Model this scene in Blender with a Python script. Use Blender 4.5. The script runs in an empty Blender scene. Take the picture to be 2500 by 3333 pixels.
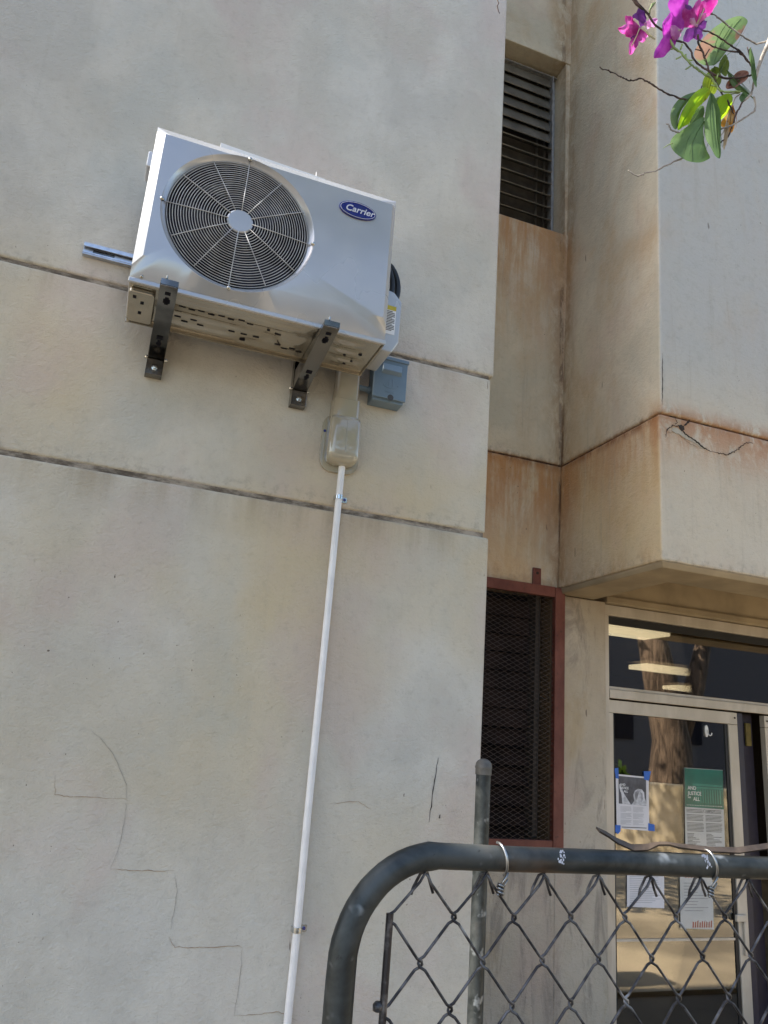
import bpy, bmesh, math, random
from mathutils import Vector, Matrix
random.seed(7)
PI = math.pi
sc = bpy.context.scene
EYE = 1.55                      # camera height above the ground; all numbers below are measured from the eye, then lifted
# ---------------------------------------------------------------- camera
camd = bpy.data.cameras.new('camera'); cam = bpy.data.objects.new('camera', camd)
sc.collection.objects.link(cam); sc.camera = cam
RT = Vector((.93504, -.34695, .07292)); DN = Vector((.16433, .24187, -.95629)); FW = Vector((.31415, .90616, .28317))
m = Matrix((RT, -DN, -FW)).transposed().to_4x4(); m.translation = Vector((0, 0, EYE)); cam.matrix_world = m
camd.sensor_fit = 'HORIZONTAL'; camd.sensor_width = 36; camd.lens = 36.02; camd.clip_start = .02; camd.clip_end = 400
sc.render.resolution_x = 768; sc.render.resolution_y = 1024
# ---------------------------------------------------------------- sky, sun, exposure
SUN_EL, SUN_AZ = math.radians(47), math.radians(1.0)    # from the left, almost parallel to the facade
w = bpy.data.worlds.new('World'); sc.world = w; w.use_nodes = True
nt = w.node_tree; bg = nt.nodes['Background']; sky = nt.nodes.new('ShaderNodeTexSky'); sky.sky_type = 'NISHITA'
sky.sun_disc = False; sky.sun_elevation = SUN_EL
sky.sun_rotation = math.radians(270) + SUN_AZ
sky.air_density = 1.0; sky.dust_density = 1.3; sky.ozone_density = 1.2
nt.links.new(sky.outputs[0], bg.inputs[0]); bg.inputs[1].default_value = .15
sd = bpy.data.lights.new('sun', 'SUN'); so = bpy.data.objects.new('sun', sd); sc.collection.objects.link(so)
sd.energy = 4.8; sd.angle = math.radians(.55); sd.color = (1, .93, .82)
to_sun = Vector((-math.cos(SUN_EL) * math.cos(SUN_AZ), math.cos(SUN_EL) * math.sin(SUN_AZ), math.sin(SUN_EL)))
so.rotation_euler = to_sun.to_track_quat('Z', 'Y').to_euler(); so.location = (-8, 0, 12)
sc.view_settings.view_transform = 'Standard'; sc.view_settings.look = 'None'; sc.view_settings.gamma = 1
sc.view_settings.exposure = 1.40

# ---------------------------------------------------------------- material helpers
class NT:
    def __init__(s, name):
        s.m = bpy.data.materials.new(name); s.m.use_nodes = True; s.t = s.m.node_tree
        s.p = s.t.nodes['Principled BSDF']; s.out = s.t.nodes['Material Output']
        s.co = s.t.nodes.new('ShaderNodeTexCoord').outputs['Object']
        sp = s.t.nodes.new('ShaderNodeSeparateXYZ'); s.t.links.new(s.co, sp.inputs[0])
        s.x, s.y, s.z = sp.outputs
    def n(s, k): return s.t.nodes.new('ShaderNode' + k)
    def L(s, a, b):
        if isinstance(a, (int, float)): b.default_value = a
        elif isinstance(a, tuple): b.default_value = a if len(a) == 4 or b.type == 'VECTOR' else (*a, 1)
        else: s.t.links.new(a, b)
    def math(s, op, a, b=0, c=0, clamp=False):
        k = s.n('Math'); k.operation = op; k.use_clamp = clamp
        s.L(a, k.inputs[0]); s.L(b, k.inputs[1]); s.L(c, k.inputs[2]); return k.outputs[0]
    def ramp(s, v, a, b, lo=0, hi=1):          # smoothstep a..b -> lo..hi
        k = s.n('MapRange'); k.interpolation_type = 'SMOOTHSTEP'; s.L(v, k.inputs[0])
        for i, q in enumerate((a, b, lo, hi)): k.inputs[i + 1].default_value = q
        return k.outputs[0]
    def noise(s, scale, detail=4, rough=.55, stretch=(1, 1, 1), dist=0, off=(0, 0, 0)):
        mp = s.n('Mapping'); mp.inputs['Scale'].default_value = stretch; mp.inputs['Location'].default_value = off; s.L(s.co, mp.inputs[0])
        k = s.n('TexNoise'); s.L(mp.outputs[0], k.inputs['Vector']); k.inputs['Scale'].default_value = scale
        k.inputs['Detail'].default_value = detail; k.inputs['Roughness'].default_value = rough; k.inputs['Distortion'].default_value = dist
        return k.outputs[0]
    def mix(s, f, a, b, kind='MIX'):
        k = s.n('Mix'); k.data_type = 'RGBA'; k.blend_type = kind
        s.L(f, k.inputs[0]); s.L(a, k.inputs[6]); s.L(b, k.inputs[7]); return k.outputs[2]
    def bump(s, h, strength=.3, dist=.002, normal=None):
        k = s.n('Bump'); k.inputs['Strength'].default_value = strength; k.inputs['Distance'].default_value = dist; s.L(h, k.inputs['Height'])
        if normal: s.L(normal, k.inputs['Normal'])
        s.L(k.outputs[0], s.p.inputs['Normal']); return k.outputs[0]
    def fin(s, col=None, rough=None, metal=None, **kw):
        if col is not None: s.L(col, s.p.inputs['Base Color'])
        if rough is not None: s.L(rough, s.p.inputs['Roughness'])
        if metal is not None: s.L(metal, s.p.inputs['Metallic'])
        for k, v in kw.items(): s.L(v, s.p.inputs[k.replace('_', ' ')])
        return s.m

def mat(name, col, rough=.5, metal=0, var=.12, scale=20, bump=0, **kw):
    t = NT(name); n = t.noise(scale, 4)
    c2 = tuple(min(1, c * (1 - var * 2)) for c in col); c1 = tuple(min(1, c * (1 + var)) for c in col)
    c = t.mix(t.ramp(n, .3, .7), c2, c1)
    if bump: t.bump(t.noise(scale * 6, 3), bump, .002)
    r = t.math('ADD', t.math('MULTIPLY', n, .15), rough - .07)
    return t.fin(c, r, metal, **kw)

# --- painted plaster. Coordinates: x = X-1.5, y = Y-3, z = height above ground (eye = 1.55)
Z1, Z2 = 1.69 + EYE, .912 + EYE
def plaster(name, rust=0., base=(.55, .528, .47), warm=1.0, corner=False):
    t = NT(name)
    big = t.noise(.9, 3, .5); mid = t.noise(3.2, 5, .6, (1, 1, .8), .4, (3, 1, 7)); fine = t.noise(26, 5, .65)
    c = t.mix(t.ramp(mid, .35, .7), tuple(b * .9 for b in base), tuple(min(1, b * 1.08) for b in base))
    # warm tan blotches, strongest in the course under the upper joint
    under = t.math('MULTIPLY', t.math('MULTIPLY', t.ramp(t.z, Z1 + .25, Z1 - .2), t.ramp(t.z, Z2 - 2.2, Z2 - .2)), t.ramp(t.x, -2.6, -1.2, .45, 1))
    wf = t.math('MULTIPLY', t.ramp(big, .36, .66), t.math('ADD', .22 * warm, t.math('MULTIPLY', under, .8 * warm)), clamp=True)
    c = t.mix(wf, c, (base[0] * .99, base[1] * .86, base[2] * .64))
    # pinkish and greenish washes
    wash = t.noise(1.7, 4, .6, (1, 1, .7), .3, (11, 4, 2))
    c = t.mix(t.ramp(wash, .50, .68, 0, .5), c, (base[0] * .95, base[1] * .80, base[2] * .80))
    c = t.mix(t.ramp(wash, .48, .3, 0, .4), c, (base[0] * .80, base[1] * .87, base[2] * .90))
    if corner:                       # the street front turns cooler grey above, paler below
        ff = t.ramp(t.y, -.040, -.048); up = t.ramp(t.z, Z1 - .02, Z1 + .5)
        gcol = t.mix(up, (.57, .525, .44), (.44, .455, .455))
        c = t.mix(t.math('MULTIPLY', ff, .75), c, t.mix(t.ramp(mid, .35, .7, 0, .35), gcol, (.40, .40, .37)))
    # dirt running off joints
    streak = t.noise(7, 5, .6, (1, 1, .09), 0, (1, 5, 2))
    for zj, h in ((Z1, .16), (Z2, .2)):
        g = t.math('MULTIPLY', t.ramp(t.z, zj - h, zj + .005), t.ramp(t.z, zj + .02, zj))
        f = t.math('MULTIPLY', g, t.ramp(streak, .42, .7), clamp=True)
        c = t.mix(t.math('MULTIPLY', f, .55), c, (.30, .24, .16))
        a = t.math('MULTIPLY', t.ramp(t.z, zj + .10, zj + .01), t.ramp(t.z, zj - .01, zj + .01))
        c = t.mix(t.math('MULTIPLY', a, t.ramp(fine, .45, .7, 0, .5)), c, (.27, .24, .2))
    if name == 'grimy_plaster':
        sm = t.noise(5, 6, .72, (1.4, 1.4, .28), .7, (7, 7, 7)); c = t.mix(t.ramp(sm, .50, .66, 0, .75), c, (.23, .20, .165))
        sm = t.noise(3, 5, .7, (1, 1, .5), .7, (1, 7, 3)); c = t.mix(t.ramp(sm, .54, .70, 0, .5), c, (.40, .30, .17))
    if rust:
        if corner: rust = t.ramp(t.y, -.046, -.02, .30 * rust, rust)     # the street front of the bay is cleaner than its return
        st2 = t.math('ADD', t.math('MULTIPLY', t.noise(4.5, 6, .7, (1, 1, .35), .8, (4, 9, 1)), .6), t.math('MULTIPLY', t.noise(24, 6, .75, (1, 1, .07), .4, (4, 9, 3)), .4)); st3 = t.noise(14, 5, .7, (1, 1, .5), .6, (2, 2, 2))
        for zj, h, kk in ((Z1, .5, .75), (Z1 + 1.72, 1.2, t.ramp(t.y, .80, .86, 0, .9)), (Z2, .3, .25)):
            g = t.math('POWER', t.math('MULTIPLY', t.ramp(t.z, zj - h, zj), t.ramp(t.z, zj + .03, zj)), .9)
            f = t.math('MULTIPLY', t.math('MULTIPLY', g, t.ramp(st2, .36, .58)), t.math('MULTIPLY', rust, kk), clamp=True)
            c = t.mix(f, c, (.46, .23, .085))
        # thin dark rust right at the joint, both sides
        d = t.math('ABSOLUTE', t.math('SUBTRACT', t.z, Z1)); 
        f = t.math('MULTIPLY', t.ramp(d, .055, .004), t.ramp(st3, .32, .6), clamp=True)
        c = t.mix(t.math('MULTIPLY', f, t.math('MULTIPLY', rust, .9), clamp=True), c, (.22, .09, .035))
        # bottom edge grime
        f = t.math('MULTIPLY', t.ramp(t.z, Z2 + .22, Z2), t.ramp(st3, .38, .68))
        f = t.math('MULTIPLY', f, t.ramp(t.z, Z2 - .04, Z2))
        c = t.mix(t.math('MULTIPLY', f, t.math('MULTIPLY', rust, .5), clamp=True), c, (.36, .2, .09))
        if corner:
            g = t.math('MULTIPLY', t.ramp(t.z, Z1 + .02, Z1 - .02), t.ramp(t.z, Z2 - .1, Z1, .35, 1)); g = t.math('MULTIPLY', g, t.ramp(t.y, .55, .86)); g = t.math('MULTIPLY', g, t.ramp(st2, .34, .56))
            c = t.mix(t.math('MULTIPLY', g, .7, clamp=True), c, (.44, .20, .06))
            g = t.math('MULTIPLY', t.ramp(t.z, Z1 + .12, Z1 + .01), t.ramp(t.z, Z1 - .3, Z1 - .02)); g = t.math('MULTIPLY', g, t.ramp(t.y, .12, -.045)); g = t.math('MULTIPLY', g, t.ramp(st3, .36, .56))
            c = t.mix(t.math('MULTIPLY', g, .6, clamp=True), c, (.38, .15, .05))
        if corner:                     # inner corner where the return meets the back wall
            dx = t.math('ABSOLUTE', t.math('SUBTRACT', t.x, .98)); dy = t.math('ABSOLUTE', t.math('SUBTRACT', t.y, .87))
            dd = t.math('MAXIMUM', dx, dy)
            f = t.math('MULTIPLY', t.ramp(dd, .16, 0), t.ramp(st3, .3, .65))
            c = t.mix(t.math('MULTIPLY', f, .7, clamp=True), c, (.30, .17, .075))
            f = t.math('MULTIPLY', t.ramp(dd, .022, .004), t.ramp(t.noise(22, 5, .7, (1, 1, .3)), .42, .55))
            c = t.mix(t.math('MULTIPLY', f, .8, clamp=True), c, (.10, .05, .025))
        f = t.math('MULTIPLY', t.ramp(t.noise(2.4, 5, .65, (1, 1, .6), .5, (8, 3, 5)), .47, .72, 0, .55), rust)
        c = t.mix(f, c, (.50, .33, .17))
    # fine mottling, flecks and dashes
    c = t.mix(t.ramp(fine, .5, .78, 0, .2), c, (.24, .22, .18))
    fl = t.noise(85, 2, .5, (1, 1, .55)); reg = t.ramp(t.noise(2.1, 2, .5, off=(5, 5, 5)), .48, .62)
    c = t.mix(t.math('MULTIPLY', t.ramp(fl, .735, .765), t.math('ADD', .15, t.math('MULTIPLY', reg, .75))), c, (.10, .075, .055))
    ds = t.noise(34, 2, .5, (1, 1, .16), off=(3, 8, 1)); 
    c = t.mix(t.math('MULTIPLY', t.ramp(ds, .76, .785), .65), c, (.09, .06, .045))
    gr_ = t.noise(170, 4, .7, off=(1, 2, 9)); c = t.mix(t.ramp(gr_, .40, .30, 0, .28), c, (.20, .175, .14)); c = t.mix(t.ramp(gr_, .60, .72, 0, .3), c, (.72, .69, .62))
    vs = t.noise(16, 6, .7, (1, 1, .05), .3, (6, 6, 6)); c = t.mix(t.math('MULTIPLY', t.ramp(vs, .54, .68), t.ramp(big, .35, .6, .05, .30 if rust else .10)), c, (.36, .31, .24))
    h1 = t.noise(150, 5, .7); h2 = t.noise(38, 4, .6, (1, 1, 1.4), .6)
    hh = t.math('ADD', t.math('MULTIPLY', h1, .55), t.math('MULTIPLY', h2, 1.0))
    t.bump(hh, .8, .006)
    return t.fin(c, t.ramp(fine, .3, .7, .62, .85), 0, Specular_IOR_Level=.25)

M = {}
M['wall'] = plaster('painted_plaster')
M['bay'] = plaster('painted_plaster_bay', rust=.35, warm=.35)
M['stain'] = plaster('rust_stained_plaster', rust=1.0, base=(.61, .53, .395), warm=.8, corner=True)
M['pier'] = plaster('grimy_plaster', rust=.3, base=(.47, .41, .33), warm=.6)
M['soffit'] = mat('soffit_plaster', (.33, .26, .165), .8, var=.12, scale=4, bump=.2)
t = NT('joint_dirt'); n = t.noise(5, 6, .75, (1, 1, 3))
t.bump(t.noise(40, 4), .6, .006)
M['joint'] = t.fin(t.mix(t.ramp(n, .4, .62), (.10, .08, .06), (.36, .31, .25)), .9)
t = NT('joint_rust'); n = t.noise(22, 5, .7, (1, 1, 2))
M['joint_rust'] = t.fin(t.mix(t.ramp(n, .38, .62), (.03, .018, .012), (.20, .085, .035)), .9)
M['crack'] = mat('crack_dark', (.035, .026, .02), .95)
M['crack_tan'] = mat('crack_tan', (.35, .25, .16), .95, scale=60)
M['crack_pale'] = mat('crack_hairline', (.34, .31, .265), .95, scale=60)
M['concrete'] = mat('concrete_ground', (.17, .135, .09), .85, var=.15, scale=1.3, bump=.3)
t = NT('ac_paint'); n = t.noise(3, 3)
t.bump(t.noise(5, 2), .04, .01)
M['ac'] = t.fin(t.mix(t.ramp(n, .3, .7), (.40, .42, .45), (.47, .48, .50)), t.ramp(n, .3, .7, .20, .30), .25, Coat_Weight=.8, Coat_Roughness=.12)
t = NT('ac_base_metal'); n = t.noise(3, 3, .5)
M['acbase'] = t.fin(t.mix(t.ramp(n, .3, .7), (.40, .365, .30), (.50, .46, .39)), t.ramp(n, .3, .7, .12, .22), .8)
M['grille'] = mat('grille_wire', (.47, .475, .48), .45)
M['dark'] = mat('dark_inside', (.008, .008, .014), .6, Specular_IOR_Level=.1)
M['blade'] = mat('fan_plastic', (.010, .010, .022), .35, Specular_IOR_Level=.25)
M['coil'] = mat('coil_fins', (.014, .014, .025), .6, 0, Specular_IOR_Level=.1)
t = NT('galvanised'); n = t.noise(30, 4, .6, (1, .3, 1)); n2 = t.noise(4, 3)
M['galv'] = t.fin(t.mix(t.ramp(n2, .35, .65), (.07, .066, .062), (.26, .25, .235)), t.ramp(n, .3, .7, .10, .24), .95)
M['galvlight'] = mat('zinc_rail', (.50, .53, .58), .3, .85, var=.1, scale=25)
M['zinc'] = mat('zinc_strap', (.62, .64, .64), .22, .95)
M['bolt'] = mat('bolt_steel', (.55, .54, .50), .25, .95)
M['black'] = mat('black_rubber', (.012, .012, .014), .42)
M['navy'] = mat('navy_enamel', (.008, .012, .16), .25, Coat_Weight=.5)
M['white'] = mat('white_print', (.80, .80, .80), .5, var=.02)
M['silver'] = mat('silver_print', (.62, .63, .70), .4, var=.02)
t = NT('ivory_pvc'); n = t.noise(5, 3)
M['ivory'] = t.fin(t.mix(t.ramp(n, .3, .7), (.33, .30, .23), (.38, .355, .28)), .10, 0, Coat_Weight=1.0, Coat_Roughness=.03, Subsurface_Weight=.05)
M['pvc'] = mat('white_pvc', (.74, .73, .72), .33, var=.04, scale=12)
t = NT('box_enamel'); n = t.noise(9, 4)
M['boxgrey'] = t.fin(t.mix(t.ramp(n, .3, .7), (.125, .185, .25), (.155, .22, .285)), .42)
M['yellow'] = mat('label_yellow', (.62, .50, .04), .5)
M['print'] = mat('print_dark', (.05, .05, .055), .6)
M['printgrey'] = mat('print_grey', (.30, .30, .32), .7)
# weathered galvanised fence pipe
t = NT('weathered_pipe'); n = t.noise(9, 5, .65, (1, 1, 1), .4); n2 = t.noise(60, 4, .7); n3 = t.noise(3.5, 3, off=(2, 1, 4)); n4 = t.noise(16, 3, .6, off=(4, 0, 2))
c = t.mix(t.ramp(n, .35, .7), (.024, .028, .028), (.085, .092, .090))
c = t.mix(t.ramp(n4, .60, .70, 0, .75), c, (.30, .32, .33))
c = t.mix(t.ramp(n3, .60, .72, 0, .55), c, (.20, .12, .07))
c = t.mix(t.ramp(n2, .64, .74, 0, .8), c, (.02, .02, .02))
t.bump(n2, .25, .001)
M['pipe'] = t.fin(c, t.ramp(n, .3, .7, .38, .6), .55)
M['cap'] = mat('pipe_cap', (.14, .13, .115), .6, .5, scale=30)
t = NT('chain_wire'); n = t.noise(45, 4, .6); n2 = t.noise(11, 2)
c = t.mix(t.ramp(n, .4, .65), (.045, .042, .045), (.17, .165, .17)); c = t.mix(t.ramp(n2, .62, .68), c, (.34, .34, .35))
M['wire'] = t.fin(c, .45, .7)
M['tie'] = mat('tie_wire', (.34, .34, .34), .3, .9, scale=40)
M['strap'] = mat('worn_strap', (.085, .062, .045), .5, .3, var=.25, scale=30, bump=.3)
t = NT('rusty_red_paint'); n = t.noise(9, 5, .65, (1, 1, .7)); n2 = t.noise(40, 4, .7)
c = t.mix(t.ramp(n, .35, .68), (.105, .024, .014), (.165, .048, .030)); c = t.mix(t.ramp(n2, .58, .72, 0, .8), c, (.05, .018, .012))
t.bump(n2, .4, .003)
M['red'] = t.fin(c, .6)
M['meshwire'] = mat('expanded_metal', (.07, .05, .042), .5, .35)
M['slat'] = mat('louvre_slat', (.020, .012, .010), .75, var=.3, scale=5, Specular_IOR_Level=.15)
t = NT('louvre_glass'); n = t.noise(5, 4)
M['lglass'] = t.fin(t.mix(t.ramp(n, .3, .7), (.10, .088, .07), (.18, .158, .125)), .25, 0)
M['alu'] = mat('aluminium_channel', (.36, .35, .34), .45, .5, scale=30)
t = NT('door_aluminium'); n = t.noise(8, 5, .6, (1, 1, .3)); n2 = t.noise(50, 4, .7)
c = t.mix(t.ramp(n, .35, .7), (.44, .385, .31), (.55, .49, .41)); c = t.mix(t.ramp(n2, .68, .76, 0, .7), c, (.08, .06, .045))
M['frame'] = t.fin(c, .45, .15)
M['gasket'] = mat('gasket_black', (.01, .01, .012), .5)
M['gap_shade'] = mat('shaded_door_gap', (.020, .016, .03), .5)
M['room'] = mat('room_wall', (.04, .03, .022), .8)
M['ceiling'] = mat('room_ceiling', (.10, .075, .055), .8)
t = NT('lamp_tube'); t.p.inputs['Emission Color'].default_value = (1, .86, .60, 1); t.p.inputs['Emission Strength'].default_value = 1.35
M['lamp'] = t.fin((.8, .75, .65), .5)
# reflective coated glass
t = NT('coated_glass'); tr = t.n('BsdfTransparent'); tr.inputs[0].default_value = (.55, .54, .50, 1)
gl = t.n('BsdfGlossy'); gl.inputs['Roughness'].default_value = .012; gl.inputs['Color'].default_value = (1, .97, .92, 1)
fr = t.n('Fresnel'); fr.inputs[0].default_value = 1.5; mx = t.n('MixShader')
bn = t.n('Bump'); bn.inputs['Strength'].default_value = .05; bn.inputs['Distance'].default_value = .004; t.L(t.noise(2.2, 2), bn.inputs['Height']); t.L(bn.outputs[0], gl.inputs['Normal'])
t.L(t.math('MULTIPLY_ADD', fr.outputs[0], 1.3, .17), mx.inputs[0]); t.L(tr.outputs[0], mx.inputs[1]); t.L(gl.outputs[0], mx.inputs[2]); t.L(mx.outputs[0], t.out.inputs[0])
M['glass'] = t.m
t = NT('clear_sleeve'); tr = t.n('BsdfTransparent'); tr.inputs[0].default_value = (.93, .94, .93, 1)
gl = t.n('BsdfGlossy'); gl.inputs['Roughness'].default_value = .08; mx = t.n('MixShader'); mx.inputs[0].default_value = .05
t.L(tr.outputs[0], mx.inputs[1]); t.L(gl.outputs[0], mx.inputs[2]); t.L(mx.outputs[0], t.out.inputs[0]); M['sleeve'] = t.m
M['paper'] = mat('paper', (.66, .64, .66), .8, var=.04, scale=8)
M['photo_dark'] = mat('poster_dark', (.085, .085, .10), .5, var=.2)
M['photo_mid'] = mat('poster_mid', (.33, .33, .36), .6, var=.25, scale=25)
M['photo_light'] = mat('poster_light', (.55, .55, .58), .6, var=.2, scale=30)
M['green'] = mat('poster_green', (.012, .17, .125), .4, var=.15, scale=6)
M['greenlight'] = mat('poster_green_light', (.04, .28, .21), .4, var=.1)
M['tape'] = mat('blue_tape', (.03, .13, .50), .6, var=.08, scale=50)
M['hook'] = mat('white_hook', (.75, .74, .72), .35, var=.03)
M['redprint'] = mat('print_red', (.35, .06, .04), .6)
M['bark'] = mat('grey_bark', (.36, .32, .28), .8, var=.3, scale=60, bump=.5)
M['barkdark'] = mat('dark_bark', (.085, .05, .04), .75, var=.4, scale=90, bump=.5)
t = NT('trunk_bark'); n = t.noise(4, 6, .7, (2.5, 2.5, .35), 1.0)
t.bump(n, .8, .06); M['barktrunk'] = t.fin(t.mix(t.ramp(n, .35, .65), (.05, .032, .02), (.22, .15, .10)), .9)
M['greenstem'] = mat('green_stem', (.27, .36, .13), .5, var=.2, scale=70)

def leafmat(name, col, spot=None, trans=.45, tcol=None, edge=.62):
    t = NT(name); n = t.noise(55, 4, .6); n2 = t.noise(22, 3, .6, off=(col[0] * 9, 2, 3))
    c = t.mix(t.ramp(n, .3, .7), tuple(x * .75 for x in col), col)
    tc = t.mix(t.ramp(n, .3, .7), tuple(x * .8 for x in (tcol or col)), tcol or col)
    if spot:
        f = t.ramp(n2, edge, edge + .07); c = t.mix(f, c, spot); tc = t.mix(f, tc, spot)
    tb = t.n('BsdfTranslucent'); t.L(tc, tb.inputs[0]); mx = t.n('MixShader'); mx.inputs[0].default_value = trans
    t.bump(n, .3, .0015)
    t.fin(c, .42); t.L(t.p.outputs[0], mx.inputs[1]); t.L(tb.outputs[0], mx.inputs[2]); t.L(mx.outputs[0], t.out.inputs[0])
    return t.m
M['leaf_pale'] = leafmat('leaf_pale', (.155, .25, .09), (.30, .17, .11), .4, (.30, .46, .12), .54)
M['leaf_bright'] = leafmat('leaf_bright', (.22, .40, .03), (.25, .12, .02), .65, (.62, .95, .03), .66)
M['leaf_dark'] = leafmat('leaf_dark', (.085, .15, .05), None, .3, (.16, .28, .04))
M['leaf_green'] = leafmat('leaf_green', (.085, .165, .045), None, .3, (.22, .36, .08))
M['leaf_olive'] = leafmat('leaf_olive', (.09, .14, .03), (.16, .045, .02), .45, (.30, .42, .03), .55)
M['leaf_brown'] = leafmat('leaf_brown', (.26, .12, .08), (.12, .04, .025), .35, (.40, .16, .08), .6)
M['leaf_orange'] = leafmat('leaf_orange', (.42, .22, .05), (.55, .38, .18), .5, (.8, .36, .04), .55)
M['leaf_dry'] = leafmat('leaf_dry', (.55, .42, .26), None, .3, (.6, .45, .25))
M['crown'] = leafmat('crown_leaf', (.055, .10, .03), None, .3, (.14, .24, .03))
def petalmat(name, a, b, tr=.5):
    t = NT(name); v = t.noise(60, 3, .6, off=(1, 2, 1)); c = t.mix(t.ramp(v, .38, .66), a, b)
    tb = t.n('BsdfTranslucent'); t.L(c, tb.inputs[0]); mx = t.n('MixShader'); mx.inputs[0].default_value = tr
    t.fin(c, .5); t.L(t.p.outputs[0], mx.inputs[1]); t.L(tb.outputs[0], mx.inputs[2]); t.L(mx.outputs[0], t.out.inputs[0]); return t.m
M['petal'] = petalmat('petal_magenta', (.48, .03, .50), (.66, .09, .68))
M['petal_pink'] = petalmat('petal_pink', (.52, .02, .30), (.72, .16, .56))
M['petal_pale'] = petalmat('petal_pale', (.70, .22, .62), (.85, .55, .80))
M['petal_dark'] = petalmat('petal_dark', (.13, .025, .22), (.24, .05, .34), .3)
M['cream'] = petalmat('stamen_cream', (.75, .70, .45), (.8, .75, .55), .3)

# ---------------------------------------------------------------- mesh helpers
class MB:
    def __init__(s): s.v = []; s.f = []
    def add(s, vs, fs):
        o = len(s.v); s.v += [Vector(v) for v in vs]; s.f += [tuple(i + o for i in f) for f in fs]; return s
    def box(s, x0, x1, y0, y1, z0, z1):
        vs = [(x, y, z) for x in (x0, x1) for y in (y0, y1) for z in (z0, z1)]
        return s.add(vs, [(0, 1, 3, 2), (4, 6, 7, 5), (0, 4, 5, 1), (2, 3, 7, 6), (0, 2, 6, 4), (1, 5, 7, 3)])
    def hexa(s, a, b):           # two quads (lists of 4 points), joined
        return s.add(a + b, [(3, 2, 1, 0), (4, 5, 6, 7)] + [(i, (i + 1) % 4, 4 + (i + 1) % 4, 4 + i) for i in range(4)])
    def prism(s, pts, y0, y1):   # polygon in xz (counterclockwise seen from -y), extruded along y
        n = len(pts); vs = [(x, y0, z) for x, z in pts] + [(x, y1, z) for x, z in pts]
        return s.add(vs, [tuple(range(n)), tuple(range(2 * n - 1, n - 1, -1))] + [(i, n + i, n + (i + 1) % n, (i + 1) % n) for i in range(n)])
    def tube(s, pts, r, seg=8, closed=False, cap=True):
        pts = [Vector(p) for p in pts]; n = len(pts); rr = r if isinstance(r, (list, tuple)) else [r] * n
        if len(rr) != n:
            q = len(rr) - 1; rr = [rr[min(q - 1, int(i * q / (n - 1)))] + (rr[min(q - 1, int(i * q / (n - 1))) + 1] - rr[min(q - 1, int(i * q / (n - 1)))]) * (i * q / (n - 1) - min(q - 1, int(i * q / (n - 1)))) for i in range(n)]
        o = len(s.v); N = None
        for i, p in enumerate(pts):
            a = pts[i - 1] if (i or closed) else p; b = pts[(i + 1) % n] if (i < n - 1 or closed) else p
            T = (b - a).normalized() if (b - a).length > 1e-9 else Vector((0, 0, 1))
            if N is None: N = T.orthogonal().normalized()
            N = (N - T * N.dot(T)); N = N.normalized() if N.length > 1e-6 else T.orthogonal().normalized()
            B = T.cross(N)
            for k in range(seg):
                a_ = 2 * PI * k / seg; s.v.append(p + (N * math.cos(a_) + B * math.sin(a_)) * rr[i])
        for i in range(n if closed else n - 1):
            j = (i + 1) % n
            for k in range(seg):
                k2 = (k + 1) % seg; s.f.append((o + i * seg + k, o + i * seg + k2, o + j * seg + k2, o + j * seg + k))
        if cap and not closed:
            s.f.append(tuple(o + k for k in range(seg - 1, -1, -1))); s.f.append(tuple(o + (n - 1) * seg + k for k in range(seg)))
        return s
    def lathe(s, c, prof, seg=32, axis='y'):    # prof: (radius, offset)
        c = Vector(c); o = len(s.v)
        for r, h in prof:
            for k in range(seg):
                a = 2 * PI * k / seg
                d = {'y': (r * math.cos(a), h, r * math.sin(a)), 'z': (r * math.cos(a), r * math.sin(a), h), 'x': (h, r * math.cos(a), r * math.sin(a))}[axis]
                s.v.append(c + Vector(d))
        for i in range(len(prof) - 1):
            for k in range(seg):
                k2 = (k + 1) % seg; s.f.append((o + i * seg + k, o + (i + 1) * seg + k, o + (i + 1) * seg + k2, o + i * seg + k2))
        s.f.append(tuple(o + k for k in range(seg))); s.f.append(tuple(o + (len(prof) - 1) * seg + k for k in range(seg - 1, -1, -1)))
        return s
    def build(s, name, mt, parent=None, smooth=False, bevel=0, bseg=2, loc=None):
        base = Vector(loc) if loc is not None else (Vector(parent['_w']) if parent is not None else Vector((0, 0, 0)))
        me = bpy.data.meshes.new(name); me.from_pydata([tuple(v - base) for v in s.v], [], s.f); me.update()
        bm = bmesh.new(); bm.from_mesh(me); bmesh.ops.recalc_face_normals(bm, faces=bm.faces); bm.to_mesh(me); bm.free()
        o = bpy.data.objects.new(name, me); sc.collection.objects.link(o)
        me.materials.append(mt if not isinstance(mt, str) else M[mt])
        if smooth:
            for p in me.polygons: p.use_smooth = True
            if smooth == 'auto':
                try: me.set_sharp_from_angle(angle=math.radians(25))
                except Exception: pass
        if bevel:
            b = o.modifiers.new('bevel', 'BEVEL'); b.width = bevel; b.segments = bseg; b.limit_method = 'ANGLE'; b.angle_limit = math.radians(30); b.harden_normals = False
        if parent is not None: o.parent = parent
        else: o.location = base
        o['_w'] = tuple(base)
        return o
def tag(o, label=None, cat=None, group=None, kind=None):
    for k, v in (('label', label), ('category', cat), ('group', group), ('kind', kind)):
        if v: o[k] = v
    return o
def thing(name, loc, label, cat, group=None, kind=None):
    o = bpy.data.objects.new(name, None); sc.collection.objects.link(o); o.empty_display_size = .1
    o.location = loc; o['_w'] = tuple(loc); return tag(o, label, cat, group, kind)
def rrect(x0, x1, z0, z1, r, n=6):
    P = []
    for cx, cz, a0 in ((x1 - r, z1 - r, 0), (x0 + r, z1 - r, 90), (x0 + r, z0 + r, 180), (x1 - r, z0 + r, 270)):
        for k in range(n + 1):
            a = math.radians(a0 + 90 * k / n); P.append((cx + r * math.cos(a), cz + r * math.sin(a)))
    return P
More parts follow.
